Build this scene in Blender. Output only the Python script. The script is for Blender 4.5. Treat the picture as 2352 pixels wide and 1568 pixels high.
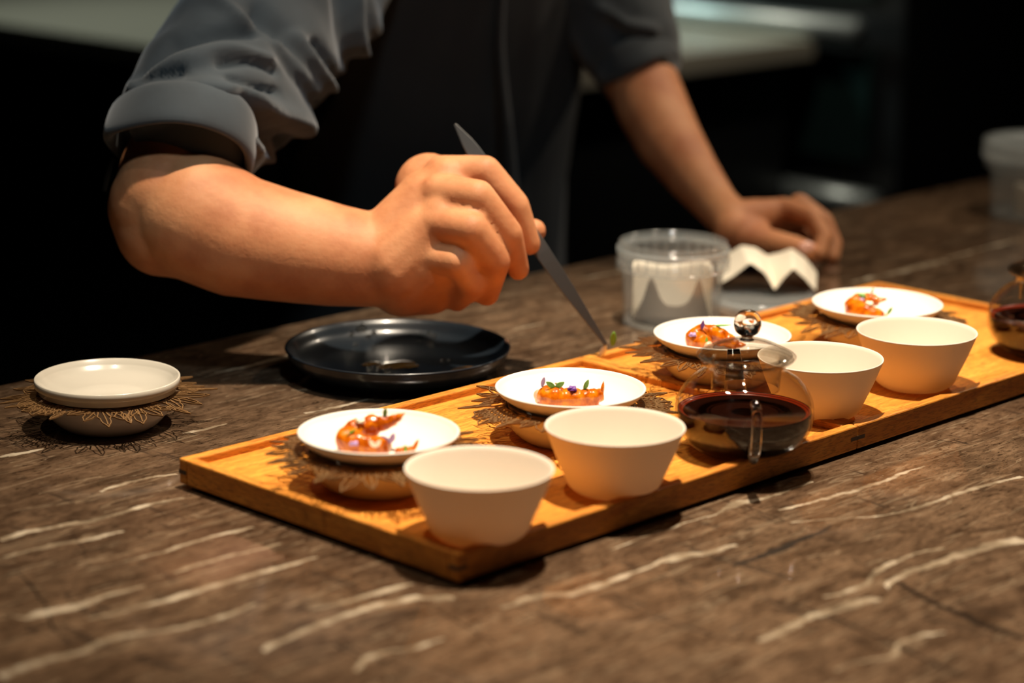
import bpy, bmesh, math, random
from mathutils import Vector, Matrix, noise
import numpy as np
PI = math.pi
random.seed(7)
for o in list(bpy.data.objects): bpy.data.objects.remove(o)
S = bpy.context.scene
C = S.collection

# ------------------------------------------------------------------ camera
RIGHT = Vector((0.70087762, -0.71319914, 0.01084172))
UP = Vector((0.16670739, 0.17856824, 0.96970203))
FWD = Vector((0.69352664, 0.67783506, -0.24405005))
cd = bpy.data.cameras.new('camera'); cam = bpy.data.objects.new('camera', cd); C.objects.link(cam)
m = Matrix((RIGHT, UP, -FWD)).transposed().to_4x4(); m.translation = Vector((-0.97682, -1.00135, 0.51663))
cam.matrix_world = m
cd.sensor_width = 36.0; cd.lens = 36.0 * 5250.24 / 2352
cd.dof.use_dof = True; cd.dof.focus_distance = 1.80; cd.dof.aperture_fstop = 3.1
cd.clip_start = .05; cd.clip_end = 50
S.camera = cam
# ------------------------------------------------------------------ world, exposure, lamps
w = bpy.data.worlds.new('world'); S.world = w; w.use_nodes = True
w.node_tree.nodes['Background'].inputs[0].default_value = (.5, .7, 1, 1)
w.node_tree.nodes['Background'].inputs[1].default_value = .004
S.view_settings.view_transform = 'Standard'; S.view_settings.look = 'None'
S.view_settings.exposure = 1.25; S.view_settings.gamma = 1; S.view_settings.use_curve_mapping = False
def spot(name, loc, target, power, col, angle=60, blend=.5, size=.03):
    l = bpy.data.lights.new(name, 'SPOT'); o = bpy.data.objects.new(name, l); C.objects.link(o)
    l.energy = power; l.color = col; l.spot_size = math.radians(angle); l.spot_blend = blend; l.shadow_soft_size = size
    o.location = loc; o.rotation_euler = (Vector(target) - Vector(loc)).to_track_quat('-Z', 'Y').to_euler()
    return o
WARM = (1, .845, .655)
spot('downlight_trays', (.32, .05, 1.9), (.34, .06, 0), 132, WARM, 44, .75, .03)
spot('downlight_left', (-.25, .45, 1.9), (-.12, .0, 0), 16, WARM, 44, .8, .025)
spot('downlight_far', (2.2, .25, 1.5), (.5, .15, 0), 20, WARM, 60, .7, .03)
spot('downlight_right', (1.25, .05, 1.9), (1.08, .32, 0), 34, WARM, 44, .8, .03)
spot('cool_kitchen_lamp', (1.7, 2.9, 1.4), (1.9, 2.6, 0), 20, (.80, .95, .86), 90, .8, .12)  # added unseen fill, brightens the island top and back kitchen
spot('kitchen_lamp_front', (1.9, 1.35, 1.2), (2.5, 1.9, 0), 12, (1, .92, .74), 60, .8, .05)  # added out of view so the steel handles and worktop catch light
spot('kitchen_lamp_side', (1.8, 2.3, .9), (2.66, 2.1, 0), 11, (.66, .92, .84), 50, .8, .05)  # added unseen cool spot for the glow along the steel handle
spot('cool_front_lamp', (-.2, -.5, 1.5), (.47, .70, .14), 15, (.72, .9, 1), 31, .8, .08)

# ------------------------------------------------------------------ materials
def mat(name, col=(.5, .5, .5), rough=.5, metal=0, **kw):
    m = bpy.data.materials.new(name); m.use_nodes = True
    b = m.node_tree.nodes['Principled BSDF']
    b.inputs['Base Color'].default_value = (*col, 1); b.inputs['Roughness'].default_value = rough; b.inputs['Metallic'].default_value = metal
    for k, v in kw.items():
        b.inputs[k.replace('_', ' ')].default_value = v
    return m
class N:
    """small node-building helper"""
    def __init__(s, m): s.t = m.node_tree; s.b = s.t.nodes['Principled BSDF'] if 'Principled BSDF' in s.t.nodes else None
    def new(s, typ, **kw):
        n = s.t.nodes.new(typ)
        for k, v in kw.items(): setattr(n, k, v)
        return n
    def link(s, a, b): s.t.links.new(a, b)
    def math(s, op, a, b=None, c=None, clamp=False):
        n = s.new('ShaderNodeMath', operation=op, use_clamp=clamp)
        for i, v in enumerate((a, b, c)):
            if v is None: continue
            if hasattr(v, 'links'): s.link(v, n.inputs[i])
            else: n.inputs[i].default_value = v
        return n.outputs[0]
    def noise(s, vec, scale, detail=3, rough=.55, dist=0):
        n = s.new('ShaderNodeTexNoise'); s.link(vec, n.inputs['Vector'])
        n.inputs['Scale'].default_value = scale; n.inputs['Detail'].default_value = detail; n.inputs['Roughness'].default_value = rough
        n.inputs['Distortion'].default_value = dist
        return n.outputs['Fac']
    def mapping(s, vec, scale, rot=(0, 0, 0)):
        n = s.new('ShaderNodeMapping'); s.link(vec, n.inputs['Vector']); n.inputs['Scale'].default_value = scale; n.inputs['Rotation'].default_value = rot
        return n.outputs[0]
    def ramp(s, f, stops):
        n = s.new('ShaderNodeValToRGB'); s.link(f, n.inputs[0]); e = n.color_ramp.elements
        while len(e) < len(stops): e.new(.5)
        for q, (p, c) in zip(e, stops): q.position = p; q.color = (*c, 1) if len(c) == 3 else c
        return n.outputs[0]
    def mix(s, f, a, b, mode='MIX'):
        n = s.new('ShaderNodeMix', data_type='RGBA', blend_type=mode)
        for i, v in ((0, f), (6, a), (7, b)):
            if hasattr(v, 'links'): s.link(v, n.inputs[i])
            elif i == 0: n.inputs[0].default_value = v
            else: n.inputs[i].default_value = (*v, 1)
        return n.outputs[2]
    def bump(s, h, strength, dist, to=None):
        n = s.new('ShaderNodeBump'); s.link(h, n.inputs['Height']); n.inputs['Strength'].default_value = strength; n.inputs['Distance'].default_value = dist
        s.link(n.outputs[0], (to or s.b).inputs['Normal'])
    def coord(s, kind='Object'):
        return s.new('ShaderNodeTexCoord').outputs[kind]

def marble_material():
    m = mat('veined_brown_marble', rough=.09, Specular_IOR_Level=.42); n = N(m)
    P = n.coord('Object'); sp = n.new('ShaderNodeSeparateXYZ'); n.link(P, sp.inputs[0])
    X, Y = sp.outputs[0], sp.outputs[1]
    st = n.mapping(P, (1, 3.2, 1))
    a = n.noise(n.mapping(P, (1, 2.6, 1)), 22, 8, .7, .5)
    b = n.noise(n.mapping(P, (1, 3.5, 1)), 85, 6, .75, .8)
    c = n.noise(P, 3.2, 4, .6)
    base = n.ramp(a, [(.25, (.028, .016, .009)), (.42, (.080, .048, .028)), (.58, (.138, .086, .051)), (.75, (.20, .13, .080))])
    pores = n.ramp(b, [(.38, (.10, .08, .06)), (.46, (.8, .8, .8)), (.6, (1.1, 1.1, 1.1))])
    col = n.mix(.8, base, pores, 'MULTIPLY')
    big = n.ramp(c, [(.35, (.62, .6, .6)), (.65, (1.15, 1.12, 1.08))])
    col = n.mix(1, col, big, 'MULTIPLY')
    # thin pale streaks running with the grain
    d = n.noise(n.mapping(P, (1, 9, 1)), 11, 3, .5, 1.2)
    col = n.mix(n.ramp(d, [(.59, (0, 0, 0)), (.62, (.38, .38, .38)), (.66, (0, 0, 0))]), col, (.34, .25, .16))
    # cross fissures
    e = n.noise(n.mapping(P, (7, 1.1, 1), (0, 0, .12)), 7, 4, .55, .5)
    col = n.mix(n.ramp(e, [(.62, (0, 0, 0)), (.655, (.8, .8, .8)), (.69, (0, 0, 0))]), col, (.022, .015, .011))
    w1 = n.math('MULTIPLY', n.math('SUBTRACT', n.noise(P, 45, 4, .6), .5), .010)
    w2 = n.noise(P, 60, 3, .6)
    edge = n.noise(P, 190, 2, .6)
    def curve_line(U, V, pts, u0, u1):
        """soft mask of one vein: centre line V(U) and width(U), both as float curves"""
        pts = sorted(pts)
        vs = [p[1] for p in pts]; lo, hi = min(vs) - .01, max(vs) + .01
        t = n.math('DIVIDE', n.math('SUBTRACT', U, u0), u1 - u0)
        def fc(values):
            f = n.new('ShaderNodeFloatCurve'); n.link(t, f.inputs['Value'])
            cv = f.mapping.curves[0]; xs = [((p[0] - u0) / (u1 - u0), v) for p, v in zip(pts, values)]
            cv.points[0].location = (max(0, xs[0][0]), xs[0][1]); cv.points[1].location = (min(1, xs[-1][0]), xs[-1][1])
            for q in xs[1:-1]: cv.points.new(*q)
            f.mapping.update(); return f.outputs[0]
        yc = n.math('ADD', n.math('MULTIPLY', fc([(v - lo) / (hi - lo) for v in vs]), hi - lo), lo)
        wd = n.math('MULTIPLY', fc([min(1, p[2] / .04) for p in pts]), .04)
        dist = n.math('ABSOLUTE', n.math('SUBTRACT', n.math('ADD', V, w1), yc))
        wd = n.math('MULTIPLY', wd, n.math('ADD', n.math('MULTIPLY', w2, .9), .12))
        k = n.math('SUBTRACT', 1, n.math('DIVIDE', dist, n.math('MAXIMUM', wd, .0004)), clamp=True)
        inside = n.math('MULTIPLY', n.math('GREATER_THAN', U, pts[0][0]), n.math('LESS_THAN', U, pts[-1][0]))
        return n.math('MULTIPLY', n.math('MULTIPLY', k, 2.2, clamp=True), inside)
    VX = [  [(-0.1612, 0.2829, 0.0062), (-0.1368, 0.2849, 0.0062), (-0.1098, 0.2786, 0.0071), (-0.0904, 0.2744, 0.0071), (-0.0642, 0.2735, 0.0056), (-0.0352, 0.2759, 0.0048), (-0.0135, 0.2706, 0.0032)] ,
  [(-0.1784, 0.2515, 0.0037), (-0.1476, 0.25, 0.0045), (-0.1165, 0.2427, 0.0045), (-0.0891, 0.2394, 0.003)] ,
  [(-0.1268, 0.1878, 0.0021), (-0.0918, 0.188, 0.0035), (-0.0533, 0.1886, 0.0043), (-0.0188, 0.1852, 0.0037)] ,
  [(-0.1154, 0.1498, 0.0034), (-0.0747, 0.1498, 0.0041), (-0.0269, 0.1445, 0.0035)] ,
  [(-0.2047, 0.1183, 0.0031), (-0.1662, 0.1128, 0.005), (-0.1325, 0.1109, 0.0057), (-0.0907, 0.1111, 0.0058), (-0.0605, 0.1089, 0.0052), (-0.0273, 0.1068, 0.0026)] ,
  [(-0.2962, 0.0771, 0.0089), (-0.2705, 0.081, 0.0091), (-0.2418, 0.077, 0.008), (-0.2179, 0.0813, 0.0076), (-0.1817, 0.0694, 0.0053), (-0.1429, 0.064, 0.0047), (-0.1133, 0.0674, 0.0036)] ,
  [(-0.1605, 0.0035, 0.0043), (-0.1252, 0.01, 0.0061), (-0.0956, 0.0132, 0.0062), (-0.0603, 0.011, 0.0069), (-0.0328, 0.0052, 0.0104), (-0.0252, -0.0053, 0.0125), (-0.0142, -0.0104, 0.0023)] ,
  [(-0.0956, 0.0343, 0.0029), (-0.0621, 0.0301, 0.0059), (-0.0328, 0.0274, 0.0059), (-0.016, 0.0248, 0.0036)] ,
  [(-0.1412, -0.0587, 0.0045), (-0.1154, -0.0497, 0.0056), (-0.0938, -0.056, 0.0041), (-0.069, -0.0571, 0.0036)] ,
  [(-0.2363, 0.1685, 0.0091), (-0.2322, 0.1457, 0.0063), (-0.2181, 0.1467, 0.0102), (-0.2037, 0.1435, 0.0089), (-0.1694, 0.144, 0.0052), (-0.1443, 0.1422, 0.0033)] ,
  [(-0.0063, -0.0462, 0.0049), (0.0247, -0.0477, 0.0066), (0.0479, -0.059, 0.0093), (0.0858, -0.0615, 0.005), (0.1279, -0.0597, 0.004), (0.1486, -0.0615, 0.0114), (0.1739, -0.0699, 0.0069), (0.1965, -0.0716, 0.0029)] ,
  [(0.1257, -0.0188, 0.0018), (0.1768, -0.0172, 0.0025), (0.2369, -0.0189, 0.0025), (0.2714, -0.0161, 0.009), (0.2959, -0.0212, 0.0051), (0.3501, -0.0205, 0.0033)] ,
  [(0.2779, -0.0458, 0.0031), (0.3215, -0.0526, 0.0044), (0.3838, -0.057, 0.0051), (0.4441, -0.0552, 0.0026)] ,
  [(0.2617, -0.0681, 0.003), (0.2946, -0.0875, 0.0018), (0.3195, -0.1032, 0.0029), (0.3618, -0.112, 0.0041), (0.4169, -0.1134, 0.0048), (0.4754, -0.1246, 0.0036)] ,
  [(0.2, -0.1961, 0.0024), (0.2258, -0.1865, 0.0059), (0.2631, -0.1892, 0.008), (0.3049, -0.1915, 0.0121), (0.3503, -0.2035, 0.0132)] ,
  [(0.1579, -0.1757, 0.0029), (0.1922, -0.1806, 0.0049), (0.2259, -0.1702, 0.005), (0.2529, -0.1674, 0.0041), (0.2953, -0.1761, 0.0026)] ,
  [(0.0674, -0.1935, 0.0023), (0.0972, -0.1939, 0.0092), (0.1168, -0.191, 0.0065), (0.1432, -0.1953, 0.0084), (0.162, -0.1971, 0.0122), (0.1818, -0.2019, 0.0038)] ,
  [(0.0626, -0.2554, 0.0024), (0.0858, -0.258, 0.0033), (0.1066, -0.2657, 0.0037), (0.129, -0.2569, 0.0038), (0.1618, -0.2663, 0.0025)] ,
  [(-0.0539, 0.4467, 0.0058), (-0.0355, 0.4449, 0.0058), (-0.0163, 0.4427, 0.0039)] ,
  [(0.0868, 0.4026, 0.0029), (0.107, 0.4005, 0.0059), (0.1297, 0.4013, 0.003)] ,
  [(0.1947, 0.3804, 0.004), (0.239, 0.3767, 0.004), (0.2801, 0.3772, 0.0031)] ,
  [(0.2213, 0.5323, 0.0047), (0.2608, 0.5301, 0.0071), (0.3016, 0.534, 0.0084), (0.3242, 0.5322, 0.0036)] ,
  [(-0.0487, 0.3239, 0.0034), (-0.0165, 0.3279, 0.0052), (0.0177, 0.3206, 0.0035)] ,
  [(0.2359, 0.4378, 0.0032), (0.2496, 0.4346, 0.0032)] ,
  [(0.931, 0.3679, 0.0062), (1.0051, 0.3655, 0.0101), (1.0862, 0.3656, 0.0117), (1.0972, 0.3646, 0.0026)] ,
  [(1.1087, 0.3695, 0.0039), (1.1813, 0.3723, 0.0054), (1.2616, 0.3712, 0.0055)] ,
  [(0.525, 0.4644, 0.0036), (0.565, 0.4628, 0.0037)] ,
  [(0.7331, 0.5733, 0.0043), (0.7753, 0.5687, 0.0057), (0.8284, 0.5667, 0.0044)] ,]
    CY = [  [(-0.1887, 0.2201, 0.0016), (-0.2093, 0.1596, 0.0024), (-0.2316, 0.1125, 0.0017), (-0.2348, 0.0897, 0.0009)] ,
  [(0.2157, -0.1918, 0.0033), (0.1976, -0.2421, 0.0072), (0.1875, -0.3062, 0.0078)] ,
  [(0.134, -0.1981, 0.0016), (0.1204, -0.2623, 0.0031), (0.1092, -0.3144, 0.003)] ,
  [(0.2682, -0.0228, 0.0014), (0.261, -0.0648, 0.0013)] ,
  [(-0.0382, -0.0209, 0.0014), (-0.0521, -0.0863, 0.0015)] ,
  [(-0.1187, 0.1647, 0.001), (-0.1275, 0.1317, 0.0008)] ,
  [(-0.1158, 0.2623, 0.0011), (-0.1404, 0.2091, 0.001)] ,
  [(-0.122, -0.019, 0.0015), (-0.1276, -0.0474, 0.0015)] ,]
    DX = [  [(0.1613, -0.0977, 0.0027), (0.2054, -0.0987, 0.0078), (0.251, -0.0958, 0.0051), (0.2799, -0.0934, 0.0023)] ,]
    def total(lst, swap=False):
        acc = None
        for pts in lst:
            if swap: pts = [(p[1], p[0], p[2]) for p in pts]
            us = [p[0] for p in pts]; L = max(us) - min(us)
            k = curve_line(Y if swap else X, X if swap else Y, pts, min(us) - L * .02, max(us) + L * .02)
            acc = k if acc is None else n.math('MAXIMUM', acc, k)
        return acc
    col = n.mix(n.math('MULTIPLY', total(CY, True), .95), col, (.016, .011, .008))
    col = n.mix(n.math('MULTIPLY', total(DX), .9), col, (.022, .018, .015))
    vein = n.ramp(n.noise(P, 30, 3, .6), [(.3, (.12, .088, .056)), (.48, (.27, .205, .135)), (.64, (.50, .42, .31))])
    col = n.mix(n.math('MULTIPLY', total(VX), .9), col, vein)
    n.link(col, n.b.inputs['Base Color'])
    n.bump(n.noise(P, 9, 2), .04, .0006)
    return m

def wood_material(name='oiled_oak', axis_x=True, tint=1.0, rough=.55):
    m = mat(name, rough=rough, Specular_IOR_Level=.25); n = N(m); P = n.coord('Object')
    sc = (1, 9, 9) if axis_x else (9, 1, 9)
    a = n.noise(n.mapping(P, sc), 9, 5, .6, 1.6)
    b = n.noise(n.mapping(P, tuple(q * 1.6 for q in sc)), 60, 3, .6, .2)
    t = tint
    col = n.ramp(a, [(.3, (.54 * t, .165 * t, .018 * t)), (.5, (.72 * t, .27 * t, .034 * t)), (.7, (.84 * t, .36 * t, .056 * t))])
    col = n.mix(n.ramp(b, [(.40, (.55, .55, .55)), (.5, (0, 0, 0))]), col, (.20 * t, .07 * t, .014 * t))
    n.link(col, n.b.inputs['Base Color']); n.bump(b, .12, .0006)
    return m

def ceramic(name, col, rough, coat=0., var=.0, sss=0.):
    m = mat(name, col, rough, Coat_Weight=coat, Coat_Roughness=.08); n = N(m)
    if sss:
        m.node_tree.nodes['Principled BSDF'].inputs['Subsurface Weight'].default_value = sss
        n.b.inputs['Subsurface Radius'].default_value = (1, .5, .25); n.b.inputs['Subsurface Scale'].default_value = .004
    P = n.coord('Object'); f = n.noise(P, 60, 3)
    n.bump(f, .05, .0005)
    if var:
        g = n.noise(P, 26, 4); n.link(n.ramp(g, [(.35, tuple(c * (1 - var) for c in col)), (.65, col)]), n.b.inputs['Base Color'])
    return m

def thin_glass(name, tint=(.97, .96, .94), edge=.75):
    """thin-walled clear glass: lets light through, reflects by Fresnel, a little darker where seen edge-on"""
    m = bpy.data.materials.new(name); m.use_nodes = True; n = N(m); t = m.node_tree; t.nodes.remove(t.nodes['Principled BSDF'])
    out = t.nodes['Material Output']; tr = n.new('ShaderNodeBsdfTransparent'); gl = n.new('ShaderNodeBsdfGlossy'); gl.inputs['Roughness'].default_value = .02
    lw = n.new('ShaderNodeLayerWeight'); lw.inputs[0].default_value = .5
    n.link(n.ramp(lw.outputs['Facing'], [(.0, tint), (.7, tuple(c * .97 for c in tint)), (.92, tuple(c * .85 for c in tint)), (1, tuple(c * edge * .5 for c in tint))]), tr.inputs[0])
    fac = n.math('ADD', n.math('MULTIPLY', n.math('POWER', lw.outputs['Facing'], 5.0), .7), .05, clamp=True)
    bp = n.new('ShaderNodeBump'); bp.inputs['Strength'].default_value = .55; bp.inputs['Distance'].default_value = .0009; n.link(n.noise(n.coord(), 75, 2, .5), bp.inputs['Height']); n.link(bp.outputs[0], gl.inputs['Normal'])
    mx = n.new('ShaderNodeMixShader'); n.link(fac, mx.inputs[0]); n.link(tr.outputs[0], mx.inputs[1]); n.link(gl.outputs[0], mx.inputs[2])
    n.link(mx.outputs[0], out.inputs[0]); return m
def plastic_clear(name, col=(.8, .82, .8), alpha=.35):
    """milky translucent polypropylene"""
    m = bpy.data.materials.new(name); m.use_nodes = True; n = N(m); t = m.node_tree; t.nodes.remove(t.nodes['Principled BSDF'])
    out = t.nodes['Material Output']; tr = n.new('ShaderNodeBsdfTransparent'); df = n.new('ShaderNodeBsdfDiffuse'); tl = n.new('ShaderNodeBsdfTranslucent'); gl = n.new('ShaderNodeBsdfGlossy')
    for q in (df, tl): q.inputs[0].default_value = (*col, 1)
    gl.inputs['Roughness'].default_value = .12
    a = n.new('ShaderNodeMixShader'); a.inputs[0].default_value = .5; n.link(df.outputs[0], a.inputs[1]); n.link(tl.outputs[0], a.inputs[2])
    b = n.new('ShaderNodeMixShader'); b.inputs[0].default_value = alpha; n.link(tr.outputs[0], b.inputs[1]); n.link(a.outputs[0], b.inputs[2])
    lw = n.new('ShaderNodeLayerWeight'); lw.inputs[0].default_value = .5
    fac = n.math('ADD', n.math('MULTIPLY', n.math('POWER', lw.outputs['Facing'], 5.0), .6), .04, clamp=True)
    c = n.new('ShaderNodeMixShader'); n.link(fac, c.inputs[0]); n.link(b.outputs[0], c.inputs[1]); n.link(gl.outputs[0], c.inputs[2])
    n.link(c.outputs[0], out.inputs[0]); return m
def solid_glass(name, col=(1, 1, 1), rough=0, ior=1.48):
    return mat(name, col, rough, Transmission_Weight=1.0, IOR=ior)
def fabric(name, col, rough=.85, scale=900, sheen=.25):
    m = mat(name, col, rough, Sheen_Weight=sheen, Sheen_Roughness=.5); n = N(m); P = n.coord('Object')
    f = n.noise(n.mapping(P, (1, 1, .25)), scale * .35, 2); g = n.noise(P, 14, 4)
    n.link(n.ramp(g, [(.3, tuple(c * .75 for c in col)), (.7, tuple(c * 1.2 for c in col))]), n.b.inputs['Base Color'])
    n.bump(f, .15, .0006); return m
def skin_material():
    m = mat('skin', (.55, .27, .15), .62, Specular_IOR_Level=.35, Subsurface_Weight=.2, Subsurface_Scale=.005); n = N(m); P = n.coord('Object')
    n.b.inputs['Subsurface Radius'].default_value = (1, .35, .18)
    a = n.noise(P, 22, 4); b = n.noise(P, 260, 3)
    n.link(n.ramp(a, [(.32, (.42, .15, .060)), (.5, (.52, .215, .092)), (.68, (.58, .265, .12))]), n.b.inputs['Base Color'])
    n.bump(n.math('ADD', b, n.noise(P, 60, 3)), .25, .0012); return m
M = {}
M['marble'] = marble_material()
M['wood_x'] = wood_material('oiled_oak_lengthwise', True)
M['wood_y'] = wood_material('oiled_oak_crosswise', False)
M['wood_rail'] = wood_material('oiled_oak_rail', True, .85)
M['wood_rail_y'] = wood_material('oiled_oak_end_rail', False, .85)
M['spline'] = mat('dark_walnut_key', (.035, .016, .008), .5)
M['porcelain'] = ceramic('matt_white_porcelain', (.78, .73, .65), .45)
def eggshell():
    m = ceramic('eggshell_bisque', (.84, .77, .65), .6); n = N(m); t = m.node_tree
    tl = n.new('ShaderNodeBsdfTranslucent'); tl.inputs[0].default_value = (1, .62, .30, 1); mx = n.new('ShaderNodeMixShader'); mx.inputs[0].default_value = .18
    n.link(n.b.outputs[0], mx.inputs[1]); n.link(tl.outputs[0], mx.inputs[2]); n.link(mx.outputs[0], t.nodes['Material Output'].inputs[0]); return m
M['cup'] = eggshell()
M['glaze'] = ceramic('pearl_glaze', (.62, .55, .47), .14, coat=.6, var=.12)
M['oldwhite'] = ceramic('satin_cream_glaze', (.55, .51, .43), .22, coat=.4)
M['lace'] = mat('bronze_brown_lacquer', (.23, .125, .050), .38, .35)
M['black_glaze'] = ceramic('black_stoneware', (.008, .012, .017), .3, coat=.25)
M['clear'] = thin_glass('thin_clear_glass')
M['glass'] = solid_glass('clear_solid_glass', ior=1.33)
M['tea'] = mat('black_tea', (.012, .003, .0015), .12, Specular_IOR_Level=.2)
M['tea_edge'] = mat('amber_tea_rim', (.17, .016, .003), .3, Specular_IOR_Level=.1)  # amber painted in for light coming through the thin tea edge
M['tub'] = plastic_clear('frosted_tub', (.70, .74, .72), .12)
M['tub_rim'] = plastic_clear('frosted_rim', (.70, .76, .76), .24)
M['paper'] = mat('paper_towel', (.78, .70, .56), .9)
N(M['paper']).bump(N(M['paper']).noise(N(M['paper']).coord(), 300, 3), .4, .001)
M['grey_cloth'] = mat('grey_brown_cloth', (.10, .080, .060), .9)  # dark tone painted for the shaded inside of the tub paper
M['steel'] = mat('brushed_steel', (.55, .60, .60), .42, .8)
M['tool'] = mat('dark_steel', (.17, .155, .14), .35, .9)
M['skin'] = skin_material()
M['nail'] = mat('fingernail', (.78, .42, .33), .25, Coat_Weight=.5)
M['shirt'] = fabric('slate_shirt_cloth', (.025, .034, .041))
M['apron'] = fabric('black_apron_cloth', (.008, .008, .008), sheen=.05)
M['trouser'] = fabric('black_trouser_cloth', (.01, .01, .011), sheen=0)
M['hair'] = mat('dark_hair', (.02, .013, .008), .5)
M['shoe'] = mat('black_leather', (.012, .012, .012), .4)
M['button'] = mat('dark_button', (.03, .03, .03), .3)
M['floor'] = mat('dark_floor_tile', (.02, .02, .02), .5)
M['wall'] = mat('charcoal_wall_paint', (.012, .013, .014), .8)
M['cabinet'] = mat('black_laminate', (.008, .008, .009), .4)
M['worktop'] = mat('beige_stone_top', (.40, .35, .28), .3)
M['teal'] = mat('dark_green_glass', (.008, .018, .017), .25)
def prawn_material():
    m = mat('glazed_prawn', (.8, .25, .03), .25, Specular_IOR_Level=.2, Subsurface_Weight=.15, Subsurface_Scale=.003, Coat_Weight=.9, Coat_Roughness=.04, Coat_IOR=1.4); n = N(m); P = n.coord()
    n.b.inputs['Subsurface Radius'].default_value = (1, .4, .1)
    a = n.noise(P, 140, 4)
    n.link(n.ramp(a, [(.32, (.28, .035, .001)), (.5, (.56, .120, .002)), (.68, (.72, .235, .005))]), n.b.inputs['Base Color'])
    n.bump(n.noise(P, 300, 2), .35, .0010); return m
M['prawn'] = prawn_material()
M['prawn_flesh'] = mat('pale_prawn_flesh', (.75, .42, .25), .3, Coat_Weight=.6)
M['purple'] = mat('violet_petal', (.16, .04, .30), .55); M['lilac'] = mat('lilac_petal', (.48, .30, .55), .55)
M['green'] = mat('green_leaf', (.14, .32, .03), .45); M['white_petal'] = mat('white_petal', (.85, .82, .66), .55)
M['sauce'] = mat('amber_sauce', (.16, .07, .012), .06, Coat_Weight=1.0)
M['drop'] = solid_glass('oil_drop', (1, .97, .9))
M['chip'] = mat('bare_clay_chip', (.45, .22, .12), .8)

# ------------------------------------------------------------------ object helpers
def tag(o, label, cat, group=None, kind=None):
    if label: o['label'] = label
    if cat: o['category'] = cat
    if group: o['group'] = group
    if kind: o['kind'] = kind
    return o
def thing(name, label, cat, loc=(0, 0, 0), rz=0, group=None):
    o = bpy.data.objects.new(name, None); C.objects.link(o); o.location = loc; o.rotation_euler = (0, 0, rz); o.empty_display_size = .02
    return tag(o, label, cat, group)
def link(name, bm, material, parent=None, smooth=True, loc=None):
    me = bpy.data.meshes.new(name)
    if isinstance(bm, bmesh.types.BMesh): bm.to_mesh(me); bm.free()
    else: me.from_pydata(*bm); me.update()
    me.materials.append(material)
    if smooth: me.shade_smooth()
    o = bpy.data.objects.new(name, me); C.objects.link(o)
    if parent: o.parent = parent
    if loc: o.location = loc
    return o
def copy_tree(o, parent=None):
    c = o.copy(); C.objects.link(c)
    if parent: c.parent = parent
    for ch in [q for q in bpy.data.objects if q.parent == o]: copy_tree(ch, c)
    return c
def bevel_mod(o, wdt, seg=2):
    b = o.modifiers.new('bevel', 'BEVEL'); b.width = wdt; b.segments = seg; b.limit_method = 'ANGLE'; b.angle_limit = .6
    return o
def add_box(bm, x0, x1, y0, y1, z0, z1):
    v = [bm.verts.new(p) for p in ((x0, y0, z0), (x1, y0, z0), (x1, y1, z0), (x0, y1, z0), (x0, y0, z1), (x1, y0, z1), (x1, y1, z1), (x0, y1, z1))]
    for f in ((0, 3, 2, 1), (4, 5, 6, 7), (0, 1, 5, 4), (1, 2, 6, 5), (2, 3, 7, 6), (3, 0, 4, 7)): bm.faces.new([v[i] for i in f])
def box(name, b, material, parent=None, bev=.0):
    bm = bmesh.new(); add_box(bm, *b); o = link(name, bm, material, parent, False)
    if bev: bevel_mod(o, bev)
    return o
def add_lathe(bm, prof, n=72, jitter=None, cap=False):
    rings = []
    for (r, z) in prof:
        if r < 1e-6: rings.append([bm.verts.new((0, 0, z))]); continue
        rings.append([bm.verts.new((r * math.cos(2 * PI * i / n), r * math.sin(2 * PI * i / n), z)) for i in range(n)])
    for a, b in zip(rings, rings[1:]):
        for i in range(n):
            j = (i + 1) % n
            if len(a) == 1 and len(b) == 1: continue
            if len(a) == 1: bm.faces.new((a[0], b[j], b[i]))
            elif len(b) == 1: bm.faces.new((a[i], a[j], b[0]))
            else: bm.faces.new((a[i], a[j], b[j], b[i]))
    return rings
def lathe(prof, n=72):
    bm = bmesh.new(); add_lathe(bm, prof, n); bmesh.ops.recalc_face_normals(bm, faces=bm.faces); return bm
def smooth_prof(pts, k=6, closed=False):
    """Catmull-Rom through profile points"""
    out = []; P = [Vector((*p, 0)) if len(p) == 2 else Vector(p) for p in pts]
    Q = [P[0] * 2 - P[1]] + P + [P[-1] * 2 - P[-2]]
    for i in range(1, len(Q) - 2):
        a, b, c, d = Q[i - 1:i + 3]
        for s in range(k):
            t = s / k
            out.append(.5 * ((2 * b) + (c - a) * t + (2 * a - 5 * b + 4 * c - d) * t * t + (-a + 3 * b - 3 * c + d) * t ** 3))
    out.append(P[-1])
    return out
def sprof(pts, k=5):
    return [(max(0, p.x), p.y) for p in smooth_prof(pts, k)]
def frames(path):
    T = [(path[min(i + 1, len(path) - 1)] - path[max(i - 1, 0)]).normalized() for i in range(len(path))]
    u = T[0].orthogonal().normalized(); out = []
    for t in T:
        u = (u - t * u.dot(t)).normalized(); out.append((t, u, t.cross(u)))
    return out
def add_tube(bm, path, radii, n=12, flat=(1, 1), cap=True):
    fr = frames(path); rings = []
    for p, r, (t, u, v) in zip(path, radii, fr):
        rings.append([bm.verts.new(p + u * math.cos(2 * PI * i / n) * r * flat[0] + v * math.sin(2 * PI * i / n) * r * flat[1]) for i in range(n)])
    for a, b in zip(rings, rings[1:]):
        for i in range(n): bm.faces.new((a[i], a[(i + 1) % n], b[(i + 1) % n], b[i]))
    if cap: bm.faces.new(rings[0][::-1]); bm.faces.new(rings[-1])
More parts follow.
